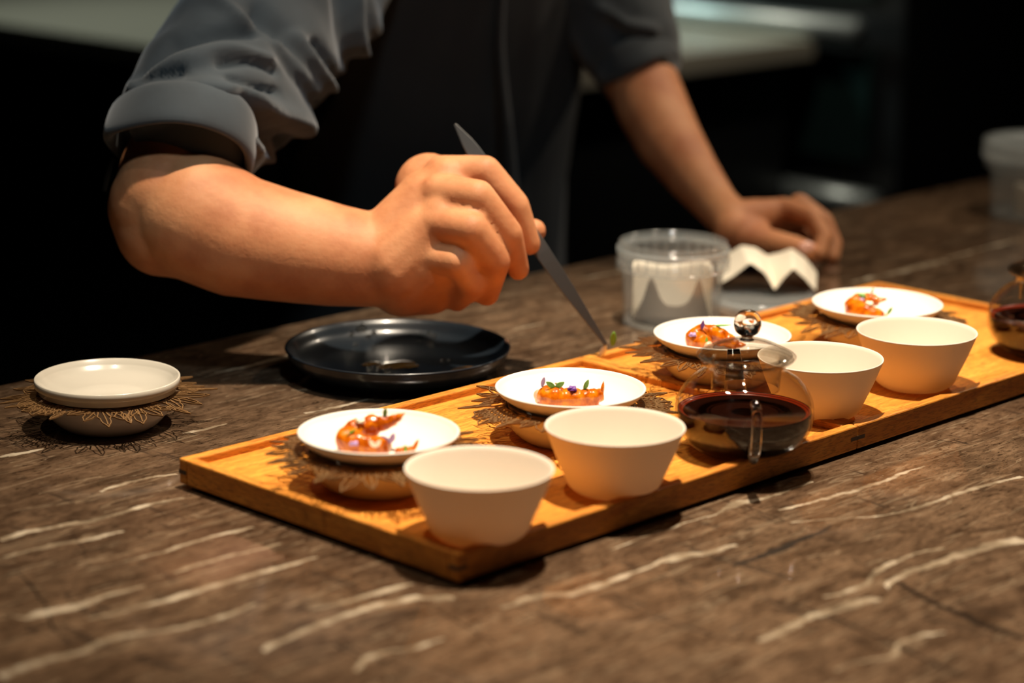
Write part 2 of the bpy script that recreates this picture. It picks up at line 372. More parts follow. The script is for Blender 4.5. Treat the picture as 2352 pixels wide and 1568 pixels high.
def add_capsule(bm, A, B, ra, rb, n=20):
    """closed tapered capsule"""
    A, B = Vector(A), Vector(B); d = (B - A); L = d.length; d.normalize()
    path, rad = [], []
    for i in range(7):
        a = -PI / 2 + (PI / 2) * i / 6; path.append(A + d * math.sin(a) * ra); rad.append(max(ra * math.cos(a), ra * .02))
    for i in range(1, 4): path.append(A + d * L * i / 4); rad.append(ra + (rb - ra) * i / 4)
    for i in range(7):
        a = (PI / 2) * i / 6; path.append(B + d * math.sin(a) * rb); rad.append(max(rb * math.cos(a), rb * .02))
    u = d.orthogonal().normalized(); v = d.cross(u); rings = []
    for p, r in zip(path, rad): rings.append([bm.verts.new(p + (u * math.cos(2 * PI * i / n) + v * math.sin(2 * PI * i / n)) * r) for i in range(n)])
    for a, b in zip(rings, rings[1:]):
        for i in range(n): bm.faces.new((a[i], a[(i + 1) % n], b[(i + 1) % n], b[i]))
    bm.faces.new(rings[0][::-1]); bm.faces.new(rings[-1])
def add_chain(bm, pts, n=32):
    for a, b in zip(pts, pts[1:]): add_capsule(bm, a[0], b[0], a[1], b[1], n)
def add_loft(bm, secs, n=40, power=2.4):
    """closed stack of superellipse sections: (centre, half width, half depth, turn)"""
    rings = []
    for (c, hw, hd, rz) in secs:
        ring = []
        for i in range(n):
            a = 2 * PI * i / n; ca, sa = math.cos(a), math.sin(a)
            x = hw * math.copysign(abs(ca) ** (2 / power), ca); y = hd * math.copysign(abs(sa) ** (2 / power), sa)
            ring.append(bm.verts.new((c[0] + x * math.cos(rz) - y * math.sin(rz), c[1] + x * math.sin(rz) + y * math.cos(rz), c[2])))
        rings.append(ring)
    for a, b in zip(rings, rings[1:]):
        for i in range(n): bm.faces.new((a[i], a[(i + 1) % n], b[(i + 1) % n], b[i]))
    bm.faces.new(rings[0][::-1]); bm.faces.new(rings[-1])
def remeshed(name, bm, voxel, material, parent=None, smooth=6, displace=None):
    """fuse the overlapping closed pieces of bm into one continuous skin"""
    me = bpy.data.meshes.new('tmp'); bm.to_mesh(me); bm.free(); t = bpy.data.objects.new('tmp', me); C.objects.link(t)
    r = t.modifiers.new('r', 'REMESH'); r.mode = 'VOXEL'; r.voxel_size = voxel
    s = t.modifiers.new('s', 'SMOOTH'); s.factor = .5; s.iterations = smooth
    bpy.context.view_layer.update(); dg = bpy.context.evaluated_depsgraph_get()
    out = bpy.data.meshes.new_from_object(t.evaluated_get(dg)); bpy.data.objects.remove(t); bpy.data.meshes.remove(me)
    if displace:
        nrm = [v.normal.copy() for v in out.vertices]
        for v, nn in zip(out.vertices, nrm): v.co = v.co + nn * displace(v.co, nn)
    out.name = name; out.materials.clear(); out.materials.append(material); out.shade_smooth()
    o = bpy.data.objects.new(name, out); C.objects.link(o)
    if parent: o.parent = parent
    return o

# ------------------------------------------------------------------ the room
def struct(name, b, material):
    o = box(name, b, material); o['kind'] = 'structure'; return o
struct('floor', (-2.6, 5.2, -2.6, 5.2, -1.0, -.9), M['floor'])
struct('ceiling', (-2.6, 5.2, -2.6, 5.2, 2.0, 2.1), M['wall'])
struct('wall_back', (-2.6, 5.2, 5.2, 5.3, -.9, 2.0), M['wall'])
struct('wall_right', (5.2, 5.3, -2.6, 5.2, -.9, 2.0), M['wall'])
struct('wall_left', (-2.7, -2.6, -2.6, 5.2, -.9, 2.0), M['wall'])
struct('wall_front', (-2.6, 5.2, -2.7, -2.6, -.9, 2.0), M['wall'])

# ------------------------------------------------------------------ counter
ct = thing('kitchen_counter', 'long counter with a polished brown marble top and pale veins under the trays', 'counter', (0, 0, 0))
top = box('marble_top', (-2.2, 3.6, -.9, .624, -.04, 0), M['marble'], ct, .0015)
box('counter_base', (-2.1, 3.5, -.8, .56, -.9, -.04), M['cabinet'], ct)

# ------------------------------------------------------------------ back kitchen
isl = thing('kitchen_island', 'blurred black island with a beige stone worktop behind the person', 'island', (2.12, 2.7, -.9))
box('worktop', (-.50, .56, -.958, 1.3, .86, .9), M['worktop'], isl, .003)
box('island_cabinet', (-.46, .52, -.92, 1.26, 0, .86), M['cabinet'], isl)
un = thing('refrigerated_unit', 'blurred dark steel kitchen unit with two long handles right of the island', 'cabinet', (3.2, 2.3, -.9))
box('cabinet_body', (-.45, .6, -.72, .9, 0, 1.3), M['cabinet'], un, .005)
for z0, z1 in ((.66, .88), (.98, 1.26)):
    d = box('door_panel', (-.475, -.45, -.66, .4, z0, z1), M['teal'], un, .003)
box('door_panel', (-.475, -.45, -.66, .4, .1, .60), M['teal'], un, .003)
for (y0, y1, z) in ((-.66, .4, .925), (-.72, -.40, .59)):
    bm = bmesh.new(); add_tube(bm, [Vector((-.52, y0, z)), Vector((-.52, y1, z))], [.024, .024], 16)
    for yy in (y0 + .06, y1 - .06): add_tube(bm, [Vector((-.52, yy, z)), Vector((-.45, yy, z))], [.008, .008], 8)
    link('handle', bm, M['steel'], un)

# ------------------------------------------------------------------ trays
TL, TW, TH, TF = .4338, .2935, .0224, .0164
def make_tray(label):
    t = thing('serving_tray', label, 'tray', (0, 0, 0), 0, 'oak serving trays placed end to end')
    r = .009
    pn = box('base_panel', (r, TL - r, r, TW - r, .006, TF), M['wood_x'], t)
    bevel_mod(box('side_rail', (0, TL, 0, r, .003, TH), M['wood_rail'], t), .0012)
    bevel_mod(box('side_rail', (0, TL, TW - r, TW, .003, TH), M['wood_rail'], t), .0012)
    bevel_mod(box('end_rail', (0, r, r, TW - r, .003, TH), M['wood_rail_y'], t), .0012)
    bevel_mod(box('end_rail', (TL - r, TL, r, TW - r, .003, TH), M['wood_rail_y'], t), .0012)
    for x0, x1 in ((.03, TL - .03),):
        for y0 in (.03, TW - .045): box('foot_strip', (x0, x1, y0, y0 + .015, 0, .006), M['spline'], t)
    for cx, sx in ((0, 1), (TL, -1)):
        for cy, sy in ((0, 1), (TW, -1)):
            e = .00025; L = .0085
            v = [(cx - sx * e, cy - sy * e), (cx + sx * L, cy - sy * e), (cx - sx * e, cy + sy * L)]
            vs = [(a, b, z) for z in (.0108, .0138) for a, b in v]
            link('corner_key', (vs, [], [(0, 2, 1), (3, 4, 5), (0, 1, 4, 3), (1, 2, 5, 4), (2, 0, 3, 5)]), M['spline'], t, False)
    return t
tr1 = make_tray('nearer oak serving tray holding the first two dishes, two cups and the whole teapot')
tr2 = copy_tree(tr1); tr2.location = (TL + .0008, 0, 0); tr2['label'] = 'farther oak serving tray, butted against the nearer one, holding the cut-off teapot'

# ------------------------------------------------------------------ lace mats, lower bowls, shallow dishes
def lace_mesh():
    rnd = random.Random(11); bm = bmesh.new()
    def zz(x, y):
        r = math.hypot(x, y); a = math.atan2(y, x)
        return -.0007 * (r - .05) / .01 + .0022 * math.sin(3 * a + 1) * max(0, (r - .05) / .038) + .0012 * math.sin(7 * a) * max(0, (r - .05) / .038)
    def stroke(pts, wd):
        if len(pts) < 2: return
        rows = []
        for i, p in enumerate(pts):
            a, b = pts[max(i - 1, 0)], pts[min(i + 1, len(pts) - 1)]
            d = (b - a).normalized() if (b - a).length > 1e-9 else Vector((1, 0)); nn = Vector((-d.y, d.x)) * wd * .5
            z = zz(p.x, p.y)
            rows.append([bm.verts.new((p.x + s * nn.x, p.y + s * nn.y, z + h)) for s, h in ((-1, 0), (1, 0), (1, .0011), (-1, .0011))])
        for a, b in zip(rows, rows[1:]):
            for i in range(4): bm.faces.new((a[i], a[(i + 1) % 4], b[(i + 1) % 4], b[i]))
        bm.faces.new(rows[0][::-1]); bm.faces.new(rows[-1])
    def leaf(base, ang, L, W, ribs=2):
        d = Vector((math.cos(ang), math.sin(ang))); nn = Vector((-d.y, d.x)); K = 9
        for s in (-1, 1):
            stroke([base + d * L * (i / K) + nn * s * W * (math.sin(PI * (i / K) ** .85)) ** .9 * (1 + .18 * math.sin(i * 2.1)) for i in range(K + 1)], .00088)
        stroke([base + d * L * f + nn * math.sin(f * 3) * .0006 for f in (0, .3, .6, .88)], .0010)
        for j in range(ribs):
            f = .3 + .28 * j
            for s in (-1, 1): stroke([base + d * L * f, base + d * L * (f + .16) + nn * s * W * .8], .0008)
    for rr, wob in ((.0475, .0004), (.0515, .0014)):
        stroke([Vector((math.cos(a), math.sin(a))) * (rr + wob * math.sin(a * 17)) for a in [2 * PI * i / 110 for i in range(111)]], .0013)
    NS = 9
    for k in range(NS):
        th = 2 * PI * k / NS + rnd.uniform(-.06, .06); root = Vector((math.cos(th), math.sin(th))) * .0505
        if k % 4 == 2:     # honeycomb net
            for rr in (.056, .0605, .065, .0695):
                for q in range(-5, 6):
                    a = th + q * .05; b = a + .05
                    o = .0022 if q % 2 else -.0022
                    stroke([Vector((math.cos(a), math.sin(a))) * (rr - o), Vector((math.cos(b), math.sin(b))) * (rr + o)], .0010)
                    if q % 2: stroke([Vector((math.cos(a), math.sin(a))) * (rr - .0022), Vector((math.cos(a), math.sin(a))) * (rr - .0045)], .0010)
            fan = (-.9, -.3, .35, .95); base_r = .066
        else:
            fan = (-.80, -.26, .28, .82); base_r = .0505
        for q, f in enumerate(fan):
            a = th + f + rnd.uniform(-.08, .08); sh = 1 - .28 * abs(f)
            b0 = Vector((math.cos(th + f * .10), math.sin(th + f * .10))) * base_r
            L = (rnd.uniform(.029, .039) if base_r < .06 else rnd.uniform(.014, .021)) * sh
            leaf(b0, a, L, rnd.uniform(.0042, .0062), 1 if q % 2 else 0)
        # pointed sprays between the sprigs
        t2 = th + PI / NS
        for f in (.05,):
            b0 = Vector((math.cos(t2), math.sin(t2))) * (.058 + rnd.uniform(0, .006)); leaf(b0, t2 + f, rnd.uniform(.018, .027), .0026, 1)
        for f in (-.12, .05, .17):
            a = t2 + f; stroke([Vector((math.cos(a), math.sin(a))) * .051, Vector((math.cos(a + .03), math.sin(a + .03))) * .058, Vector((math.cos(a - .02), math.sin(a - .02))) * .066], .0011)
    return bm
SPOTS = [((.0735, .1568), TF), ((.2602, .1446), TF), ((.4784, .1742), TF), ((.6687, .1525), TF), ((.0576, .4608), 0)]
LAB = ['behind the nearest cup, at the near tray end', 'of the straight prawn, in front of the black plate', 'behind the whole glass teapot', 'at the far end of the farther tray', 'standing alone on the marble at the left']
low0 = link('lower_bowl', lathe(sprof([(0, .0015), (.028, .0015), (.0335, 0), (.040, .0035), (.0475, .012), (.051, .021), (.0515, .0262)]) + [(.0502, .0266)] + sprof([(.049, .0258), (.047, .017), (.041, .008), (.030, .0045), (0, .004)]), 96), M['glaze'])
mat0 = link('lace_mat', lace_mesh(), M['lace'], smooth=False)
dish_p = sprof([(0, .0245), (.026, .0245), (.029, .0236), (.036, .0252), (.045, .0295), (.0535, .0352), (.0573, .0395)]) + [(.0578, .0408), (.0566, .0413), (.0556, .0407)] + sprof([(.0545, .0388), (.047, .0330), (.036, .0285), (.024, .0268), (0, .0265)])
dish0 = link('shallow_dish', lathe(dish_p, 112), M['porcelain'])
dishL = link('shallow_dish', lathe(sprof([(0, .0240), (.036, .0240), (.043, .0265), (.050, .0285), (.0545, .0300)], 3) + [(.0548, .0335), (.0562, .0340), (.0575, .0350), (.0577, .0405), (.0568, .0412), (.0556, .0406)] + sprof([(.0540, .0372), (.047, .0318), (.034, .0275), (.022, .0262), (0, .0260)]), 112), M['oldwhite'])
for i, ((x, y), z) in enumerate(SPOTS):
    lo = low0 if i == 0 else low0.copy(); mt = mat0 if i == 0 else mat0.copy()
    if i: C.objects.link(lo); C.objects.link(mt)
    if i == 4: dd = dishL
    elif i == 0: dd = dish0
    else: dd = dish0.copy(); C.objects.link(dd)
    for o, dz, rz in ((lo, 0, 0), (mt, .0270, (.3, 1.4, 2.6, 4.1, 5.3)[i]), (dd, 0, 0)):
        o.location = (x, y, z + dz); o.rotation_euler = (0, 0, rz)
    tag(lo, 'pearly lower bowl ' + LAB[i], 'bowl', 'lower bowls under the dishes')
    tag(mt, 'brown leaf-cut lace mat ' + LAB[i], 'mat', 'leaf lace mats under the dishes')
    tag(dd, ('empty cream shallow dish with an upright rim ' if i == 4 else 'white dish of prawn ') + LAB[i], 'dish', 'shallow dishes')
tag(dishL, 'empty cream dish with an upright rim, standing alone on the marble at the left', 'dish', 'shallow dishes')

# ------------------------------------------------------------------ tea cups
cup_p = sprof([(0, .0016), (.019, .0016), (.022, .0003), (.027, .0012), (.033, .0062), (.0366, .0145), (.0432, .0300), (.0492, .0462)], 5) + [(.0500, .0478), (.0496, .0486), (.0486, .0480)] + sprof([(.0476, .0455), (.0414, .0300), (.0347, .0150), (.0300, .0075), (.022, .0040), (0, .0034)], 5)
cup0 = link('tea_cup', lathe(cup_p, 112), M['cup'])
for i, (x, y, lb) in enumerate([(.0471, .0284, 'handleless white tea cup nearest the camera, at the tray corner'), (.1865, .0327, 'handleless white tea cup between the nearest cup and the whole teapot'),
                                (.4515, .052, 'handleless white tea cup just behind the whole glass teapot, partly hidden by it'), (.5806, .0497, 'handleless white tea cup farthest along the trays, next to the cut-off teapot')]):
    o = cup0 if i == 0 else cup0.copy()
    if i: C.objects.link(o)
    o.location = (x, y, TF); tag(o, lb, 'cup', 'white tea cups on the trays')

# ------------------------------------------------------------------ teapots
def make_teapot():
    t = thing('glass_teapot', 'whole round glass teapot of dark tea standing on the nearer tray', 'teapot', (0, 0, 0), 0, 'glass teapots')
    outer = [(0, .0015), (.026, .0015), (.033, .0022), (.0435, .0100), (.0505, .0215), (.0520, .0330), (.0500, .0440), (.0425, .0555), (.0335, .0620), (.0300, .0655), (.0305, .0695), (.0350, .0725)]
    inner = [(r - .0015 if r > .01 else 0, z + (.0012 if r < .04 and z < .02 else 0)) for r, z in outer]
    bm = lathe(sprof(outer, 5) + [(.0358, .0732), (.0345, .0738)] + sprof(inner[::-1], 5), 96)
    link('pot_body', bm, M['clear'], t)
    # strainer neck hanging inside
    link('inner_neck', lathe(sprof([(.0318, .0724), (.0275, .0700), (.0262, .060), (.0255, .0500)]) + [(.0247, .0500)] + sprof([(.0254, .060), (.0266, .0698), (.0318, .0730)]), 64), M['clear'], t)
    lid = link('lid', lathe(sprof([(.0260, .0700), (.0268, .0738), (.0350, .0742), (.0373, .0752), (.0362, .0768), (.0300, .0800), (.0200, .0848), (.0100, .0878), (0, .0885)], 5) + sprof([(0, .0872), (.0098, .0866), (.0195, .0836), (.0295, .0788), (.0345, .0762), (.0262, .0752), (.0252, .0700)], 5), 96), M['clear'], t)
    bm = lathe(sprof([(0, .0872), (.0055, .0873), (.0042, .0890), (.0046, .0905), (.0085, .0935), (.0103, .0995), (.0085, .1065), (.0045, .1095), (0, .1100)], 6), 48)
    link('knob', bm, M['glass'], lid)
    # tea body
    tp = sprof([(0, .0034), (.030, .0038), (.0420, .0112), (.0486, .0225), (.0499, .0318)], 5)
    link('tea', lathe(tp + [(.0500, .0340), (.0496, .0340), (.0494, .0330), (.0470, .0318), (0, .0316)], 96), M['tea'], t)
    link('tea_rim', lathe([(.0460, .0318), (.0460, .0321), (.0484, .0324), (.0493, .0337), (.0495, .0337), (.0478, .0319), (.0460, .0318)], 96), M['tea_edge'], t)
    # handle: loop facing the camera side (-y local)
    path = smooth_prof([(0, -.0475, .0500), (0, -.0560, .0530), (0, -.0645, .0510), (0, -.0690, .0410), (0, -.0680, .0280), (0, -.0640, .0180), (0, -.0580, .0120), (0, -.0540, .0150), (0, -.0515, .0235)], 6)
    bm = bmesh.new(); add_tube(bm, path, [.0040 - .0008 * abs(2 * i / len(path) - 1) for i in range(len(path))], 16); link('handle', bm, M['glass'], t)
    # spout on the far side
    path = smooth_prof([(0, .0470, .0270), (0, .0580, .0360), (0, .0650, .0500), (0, .0740, .0610)], 6)
    bm = bmesh.new(); add_tube(bm, path, [.0100 - .0052 * i / (len(path) - 1) for i in range(len(path))], 20, cap=False); link('spout', bm, M['clear'], t)
    return t
pot = make_teapot(); px, py = (0.3282, 0.0292); pot.location = (px, py, TF); pot.rotation_euler = (0, 0, -PI / 4 + .02)
pot2 = copy_tree(pot); px, py = (0.7587, 0.0343); pot2.location = (px, py, TF); pot2.rotation_euler = (0, 0, -PI / 4 - .2)
pot2['label'] = 'round glass teapot of dark tea cut off by the right edge, on the farther tray'

# ------------------------------------------------------------------ prawns
RH = Vector((.7009, -.7132, 0)); DH = Vector((.7152, .6989, 0)); ZZ = Vector((0, 0, 1))   # directions along the counter used to pose the food
def loc(c, a, b, h): return c + RH * a + DH * b + ZZ * h
def make_prawn(label, centre, pts, radii, tail, fan_dir, cut=True):
    c = Vector((centre[0], centre[1], TF + .0272))
    path = smooth_prof([Vector(loc(c, *p)) for p in pts], 12); K = len(path)
    rs = [np.interp(i / (K - 1), np.linspace(0, 1, len(radii)), radii) for i in range(K)]
    base = path[0].copy(); base.z = TF + .0268
    t = thing('glazed_prawn', label, 'prawn', base, 0, 'glazed prawns in the dishes')
    bm = bmesh.new()
    seg = 6.5; rr = []
    for i, r in enumerate(rs):
        f = (i / (K - 1) * seg) % 1.0
        rr.append(r * 1.12 * (.90 + .13 * math.sin(PI * f) ** .6))
    pth = [p - base for p in path]
    # rounded blunt end
    d0 = (pth[0] - pth[1]).normalized()
    pre = [pth[0] + d0 * rr[0] * q for q in (.55, .45, .28)]; prr = [rr[0] * q for q in (.15, .55, .86)]
    add_tube(bm, pre + pth, prr + rr, 22)
    for v in bm.verts:
        q = v.co * 260; v.co += (noise.noise_vector(q) * .0008 + noise.noise_vector(q * .35) * .0016)
        v.co.z = max(v.co.z, .0006)
    link('prawn_body', bm, M['prawn'], t)
    if cut:
        bm = bmesh.new(); add_capsule(bm, pth[0] + d0 * rr[0] * .25 - ZZ * .001, pth[0] + d0 * rr[0] * .42 + ZZ * .0005, rr[0] * .74, rr[0] * .6, 14)
        for v in bm.verts: v.co.z = max(v.co.z, .0006)
        link('cut_end', bm, M['prawn_flesh'], t)
    # tail fan
    bm = bmesh.new(); tip = pth[-1]; fd = loc(Vector(), *fan_dir).normalized(); side = fd.cross(ZZ).normalized()
    if side.length < .1: side = RH.copy()
    for s, L in ((-.35, .8), (0, 1), (.35, .75)):
        dr = (fd + side * s).normalized(); p2 = [tip - fd * .002, tip + dr * tail * .45 * L, tip + dr * tail * L]
        add_tube(bm, smooth_prof(p2, 4), [.0022, .0026, .0030, .0031, .0029, .0025, .0020, .0012, .0004], 10, (1, .55))
    link('tail_fan', bm, M['prawn'], t)
    return t
pr1 = make_prawn('curled glazed prawn with its tail raised, in the dish behind the nearest cup', SPOTS[0][0],
    [(.004, -.012, .006), (-.010, -.016, .007), (-.020, -.010, .0085), (-.017, .000, .0125), (-.006, .004, .0155), (.004, .003, .0185), (.012, .002, .0215)], [.0062, .0082, .0088, .0080, .0068, .0050, .0034], .0085, (1, 0, .75))
pr1b = make_prawn('small glazed prawn tail lying right of the curled prawn in the nearest dish', SPOTS[0][0],
    [(.014, -.018, .003), (.020, -.016, .0035), (.026, -.015, .006)], [.003, .0034, .0026], .007, (.5, 0, 1), False)
pr2 = make_prawn('long straight glazed prawn lying across the second dish, tail pointing up', SPOTS[1][0],
    [(-.021, -.006, .0075), (-.012, -.010, .0075), (-.002, -.010, .0065), (.008, -.009, .0060), (.017, -.006, .0070), (.0235, -.004, .0090)], [.0075, .0086, .0074, .0066, .0064, .0042], .0105, (.15, 0, 1))
pr3 = make_prawn('curled glazed prawn half hidden by the teapot knob, in the third dish', SPOTS[2][0],
    [(-.015, -.014, .0065), (-.021, -.006, .0085), (-.015, .003, .0110), (-.004, .002, .0105), (.005, .000, .0075), (.012, -.004, .0045)], [.0072, .0092, .0090, .0078, .0060, .0040], .008, (1, -.3, .1))
pr4 = make_prawn('C-shaped glazed prawn in the farthest dish, open side facing right', SPOTS[3][0],
    [(.001, -.020, .0055), (-.010, -.018, .0070), (-.019, -.008, .0080), (-.018, .006, .0095), (-.009, .014, .0110), (.002, .015, .0120)], [.0052, .0078, .0092, .0084, .0070, .0046], .0095, (1, 0, .15))

# ------------------------------------------------------------------ edible flowers and leaves
def petal_bm(bm, base, d, L, W, cup=.2, n=6):
    d = Vector(d).normalized(); s = d.cross(ZZ)
    if s.length < .1: s = RH.copy()
    s = RH - d * RH.dot(d)
    if s.length < .35: s = d.cross(ZZ)
    s.normalize(); u = s.cross(d); rows = []
    for i in range(n + 1):
        f = i / n; hw = W * math.sin(PI * min(.97, f * .92 + .06)) ** .8 * .5
        c = base + d * L * f + u * L * cup * f * f
        rows.append([bm.verts.new(c - s * hw + u * hw * .35), bm.verts.new(c + u * 0), bm.verts.new(c + s * hw + u * hw * .35)])
    for a, b in zip(rows, rows[1:]):
        for k in range(2): bm.faces.new((a[k], a[k + 1], b[k + 1], b[k]))
def garnish(name, cat, label, di, a, b, h, material, kind, size, dirn=(0, 0, 1), group='edible flowers and leaves'):
    p = loc(Vector((SPOTS[di][0][0], SPOTS[di][0][1], TF + .0272)), a, b, h)
    bm = bmesh.new(); D = loc(Vector(), *dirn)
    if kind == 'leaf': petal_bm(bm, Vector(), D, size, size * .38, .25)
    elif kind == 'flower':
        for k in range(5):
            an = k * 2 * PI / 5; petal_bm(bm, Vector(), (math.cos(an), math.sin(an), .45), size * .5, size * .42, .2, 4)
    elif kind == 'pair':
        for sgn in (-1, 1): petal_bm(bm, Vector(), D + RH * sgn * .75, size, size * .5, .2)
    elif kind == 'bud':
        add_capsule(bm, -D * 0, D.normalized() * size * .6, size * .28, size * .12, 10)
    o = link(name, bm, material, None, True, p)
    if kind != 'bud':
        s = o.modifiers.new('thickness', 'SOLIDIFY'); s.thickness = .0004; s.offset = 0
    tag(o, label, cat, group); return o
G = garnish
G('green_leaf', 'leaf', 'green leaf standing up behind the raised tail in the nearest dish', 0, .004, .004, .0220, M['green'], 'leaf', .0085, (.1, 0, 1))
G('green_leaf', 'leaf', 'curved green leaf lying on the left bend of the nearest prawn', 0, -.026, -.016, .0125, M['green'], 'leaf', .013, (1, 0, .35))
G('white_flower', 'flower', 'white flower with a green eye on top of the nearest prawn', 0, -.013, -.002, .0205, M['white_petal'], 'flower', .0085)
G('white_flower', 'flower', 'white petal curled at the front of the nearest prawn', 0, -.001, -.026, .0095, M['white_petal'], 'pair', .0065, (0, 0, 1))
G('lilac_flower', 'flower', 'lilac flower on the left front of the nearest prawn', 0, -.016, -.024, .0105, M['lilac'], 'flower', .0075)
G('lilac_flower', 'flower', 'lilac flower right of the nearest prawn body', 0, .009, -.013, .0085, M['lilac'], 'pair', .0085, (-.4, 0, 1))
G('green_bud', 'bud', 'small green bud beside the loose prawn tail', 0, .020, -.020, .0060, M['green'], 'bud', .005)
G('lilac_flower', 'flower', 'lilac petal standing on the left end of the straight prawn', 1, -.022, -.008, .0155, M['lilac'], 'leaf', .0085, (.2, 0, 1))
G('green_leaf', 'leaf', 'pale green leaf pair on the left part of the straight prawn', 1, -.012, -.012, .0160, M['green'], 'pair', .0085, (0, 0, .55))
G('white_flower', 'flower', 'tiny pale flower behind the leaf pair on the straight prawn', 1, -.010, -.006, .0175, M['white_petal'], 'flower', .0050)
G('violet_flower', 'flower', 'dark violet flower in the middle of the straight prawn', 1, .001, -.012, .0145, M['purple'], 'flower', .0085)
G('green_leaf', 'leaf', 'upright green leaf right of the violet flower on the straight prawn', 1, .010, -.009, .0135, M['green'], 'leaf', .0095, (.35, 0, 1))
G('violet_flower', 'flower', 'dark violet flower standing on top of the curled prawn in the third dish', 2, -.018, -.008, .0185, M['purple'], 'leaf', .0085, (.1, 0, 1))
G('lilac_flower', 'flower', 'pale lilac flower on the left of the curled prawn in the third dish', 2, -.026, -.014, .0145, M['lilac'], 'flower', .0075)
G('green_leaf', 'leaf', 'green leaf lying along the back of the curled prawn in the third dish', 2, -.008, .002, .0195, M['green'], 'leaf', .015, (1, 0, -.2))
G('green_bud', 'bud', 'yellow-green bud at the front of the curled prawn in the third dish', 2, -.015, -.022, .0125, M['green'], 'bud', .0045)
G('green_leaf', 'leaf', 'green leaf cluster on top of the C-shaped prawn in the farthest dish', 3, -.014, .002, .0180, M['green'], 'flower', .0095)
G('green_leaf', 'leaf', 'small green leaf at the back bend of the C-shaped prawn', 3, -.004, .010, .0190, M['green'], 'leaf', .0055, (.2, 0, 1))
G('white_flower', 'flower', 'white flower on the front of the C-shaped prawn', 3, -.010, -.018, .0155, M['white_petal'], 'flower', .0085)
G('lilac_flower', 'flower', 'lilac flower below the leaf cluster on the C-shaped prawn', 3, -.015, -.006, .0165, M['lilac'], 'flower', .0055)
G('green_leaf', 'leaf', 'narrow green leaf leaning at the lower end of the C-shaped prawn', 3, .006, -.020, .0070, M['green'], 'leaf', .0085, (.5, 0, 1))
G('lilac_flower', 'flower', 'lone lilac flower lying in the farthest dish right of the prawn', 3, .017, -.022, .0010, M['lilac'], 'pair', .0060, (0, 0, 1))
G('brown_bud', 'bud', 'tiny brown bud lying near the right rim of the farthest dish', 3, .037, -.018, .0040, M['chip'], 'bud', .0025)

# ------------------------------------------------------------------ black plate
pl = thing('black_plate', 'round black stoneware plate with oil drops, under the right hand', 'plate', (.335, .42, 0))
link('plate_body', lathe(sprof([(0, .0035), (.066, .0035), (.070, .0005), (.074, .0030), (.086, .0090), (.0945, .0175), (.0975, .0235)]) + [(.0985, .0250), (.0978, .0262), (.0962, .0256)] + sprof([(.0940, .0225), (.0885, .0155), (.078, .0105), (.060, .0080), (0, .0075)]), 128), M['black_glaze'], pl)
for cx, cy, R in ((.0, .0, .020), (-.014, .018, .010), (.030, -.050, .012), (.006, -.012, .008)):
    bm = bmesh.new(); vs = [bm.verts.new((cx + R * (1 + .35 * noise.noise(Vector((math.cos(a) * 1.3, math.sin(a) * 1.3, cx * 90)))) * math.cos(a), cy + R * .6 * math.sin(a) * (1 + .3 * noise.noise(Vector((math.cos(a) * 2, cy * 70, math.sin(a))))), .0088)) for a in [2 * PI * i / 28 for i in range(28)]]
    c = bm.verts.new((cx, cy, .0100))
    for i in range(28): bm.faces.new((vs[i], vs[(i + 1) % 28], c))
    link('sauce_smear', bm, M['sauce'], pl)
bm = bmesh.new(); rnd = random.Random(5)
for (a, r, n_) in ((1.15, .088, 5), (1.35, .082, 2), (.55, .084, 2), (.35, .080, 2), (2.9, .02, 4), (-.4, .045, 2), (3.6, .018, 3)):
    for q in range(n_):
        aa = a + rnd.uniform(-.08, .08); rr = r + rnd.uniform(-.008, .008); R = rnd.uniform(.0018, .0030)
        z = float(np.interp(rr, [0, .06, .078, .0885, .094], [.0075, .008, .0105, .0155, .0225]))
        bmesh.ops.create_icosphere(bm, subdivisions=2, radius=R, matrix=Matrix.Translation((rr * math.cos(aa), rr * math.sin(aa), z + R * .2)))
o = link('oil_drops', bm, M['drop'], pl); o['kind'] = 'stuff'; o['label'] = 'glistening drops of oil'
bm = bmesh.new(); a0 = -.62
for sgn in (0,):
    path = [Vector((math.cos(a0 + k * .03) * .0965, math.sin(a0 + k * .03) * .0965, .0262)) for k in range(-2, 3)]; add_tube(bm, path, [.0004, .0012, .0018, .0014, .0005], 8, (1, 1))
o = link('rim_chip', bm, M['chip'], pl); o['label'] = 'bare reddish chip on the rim'

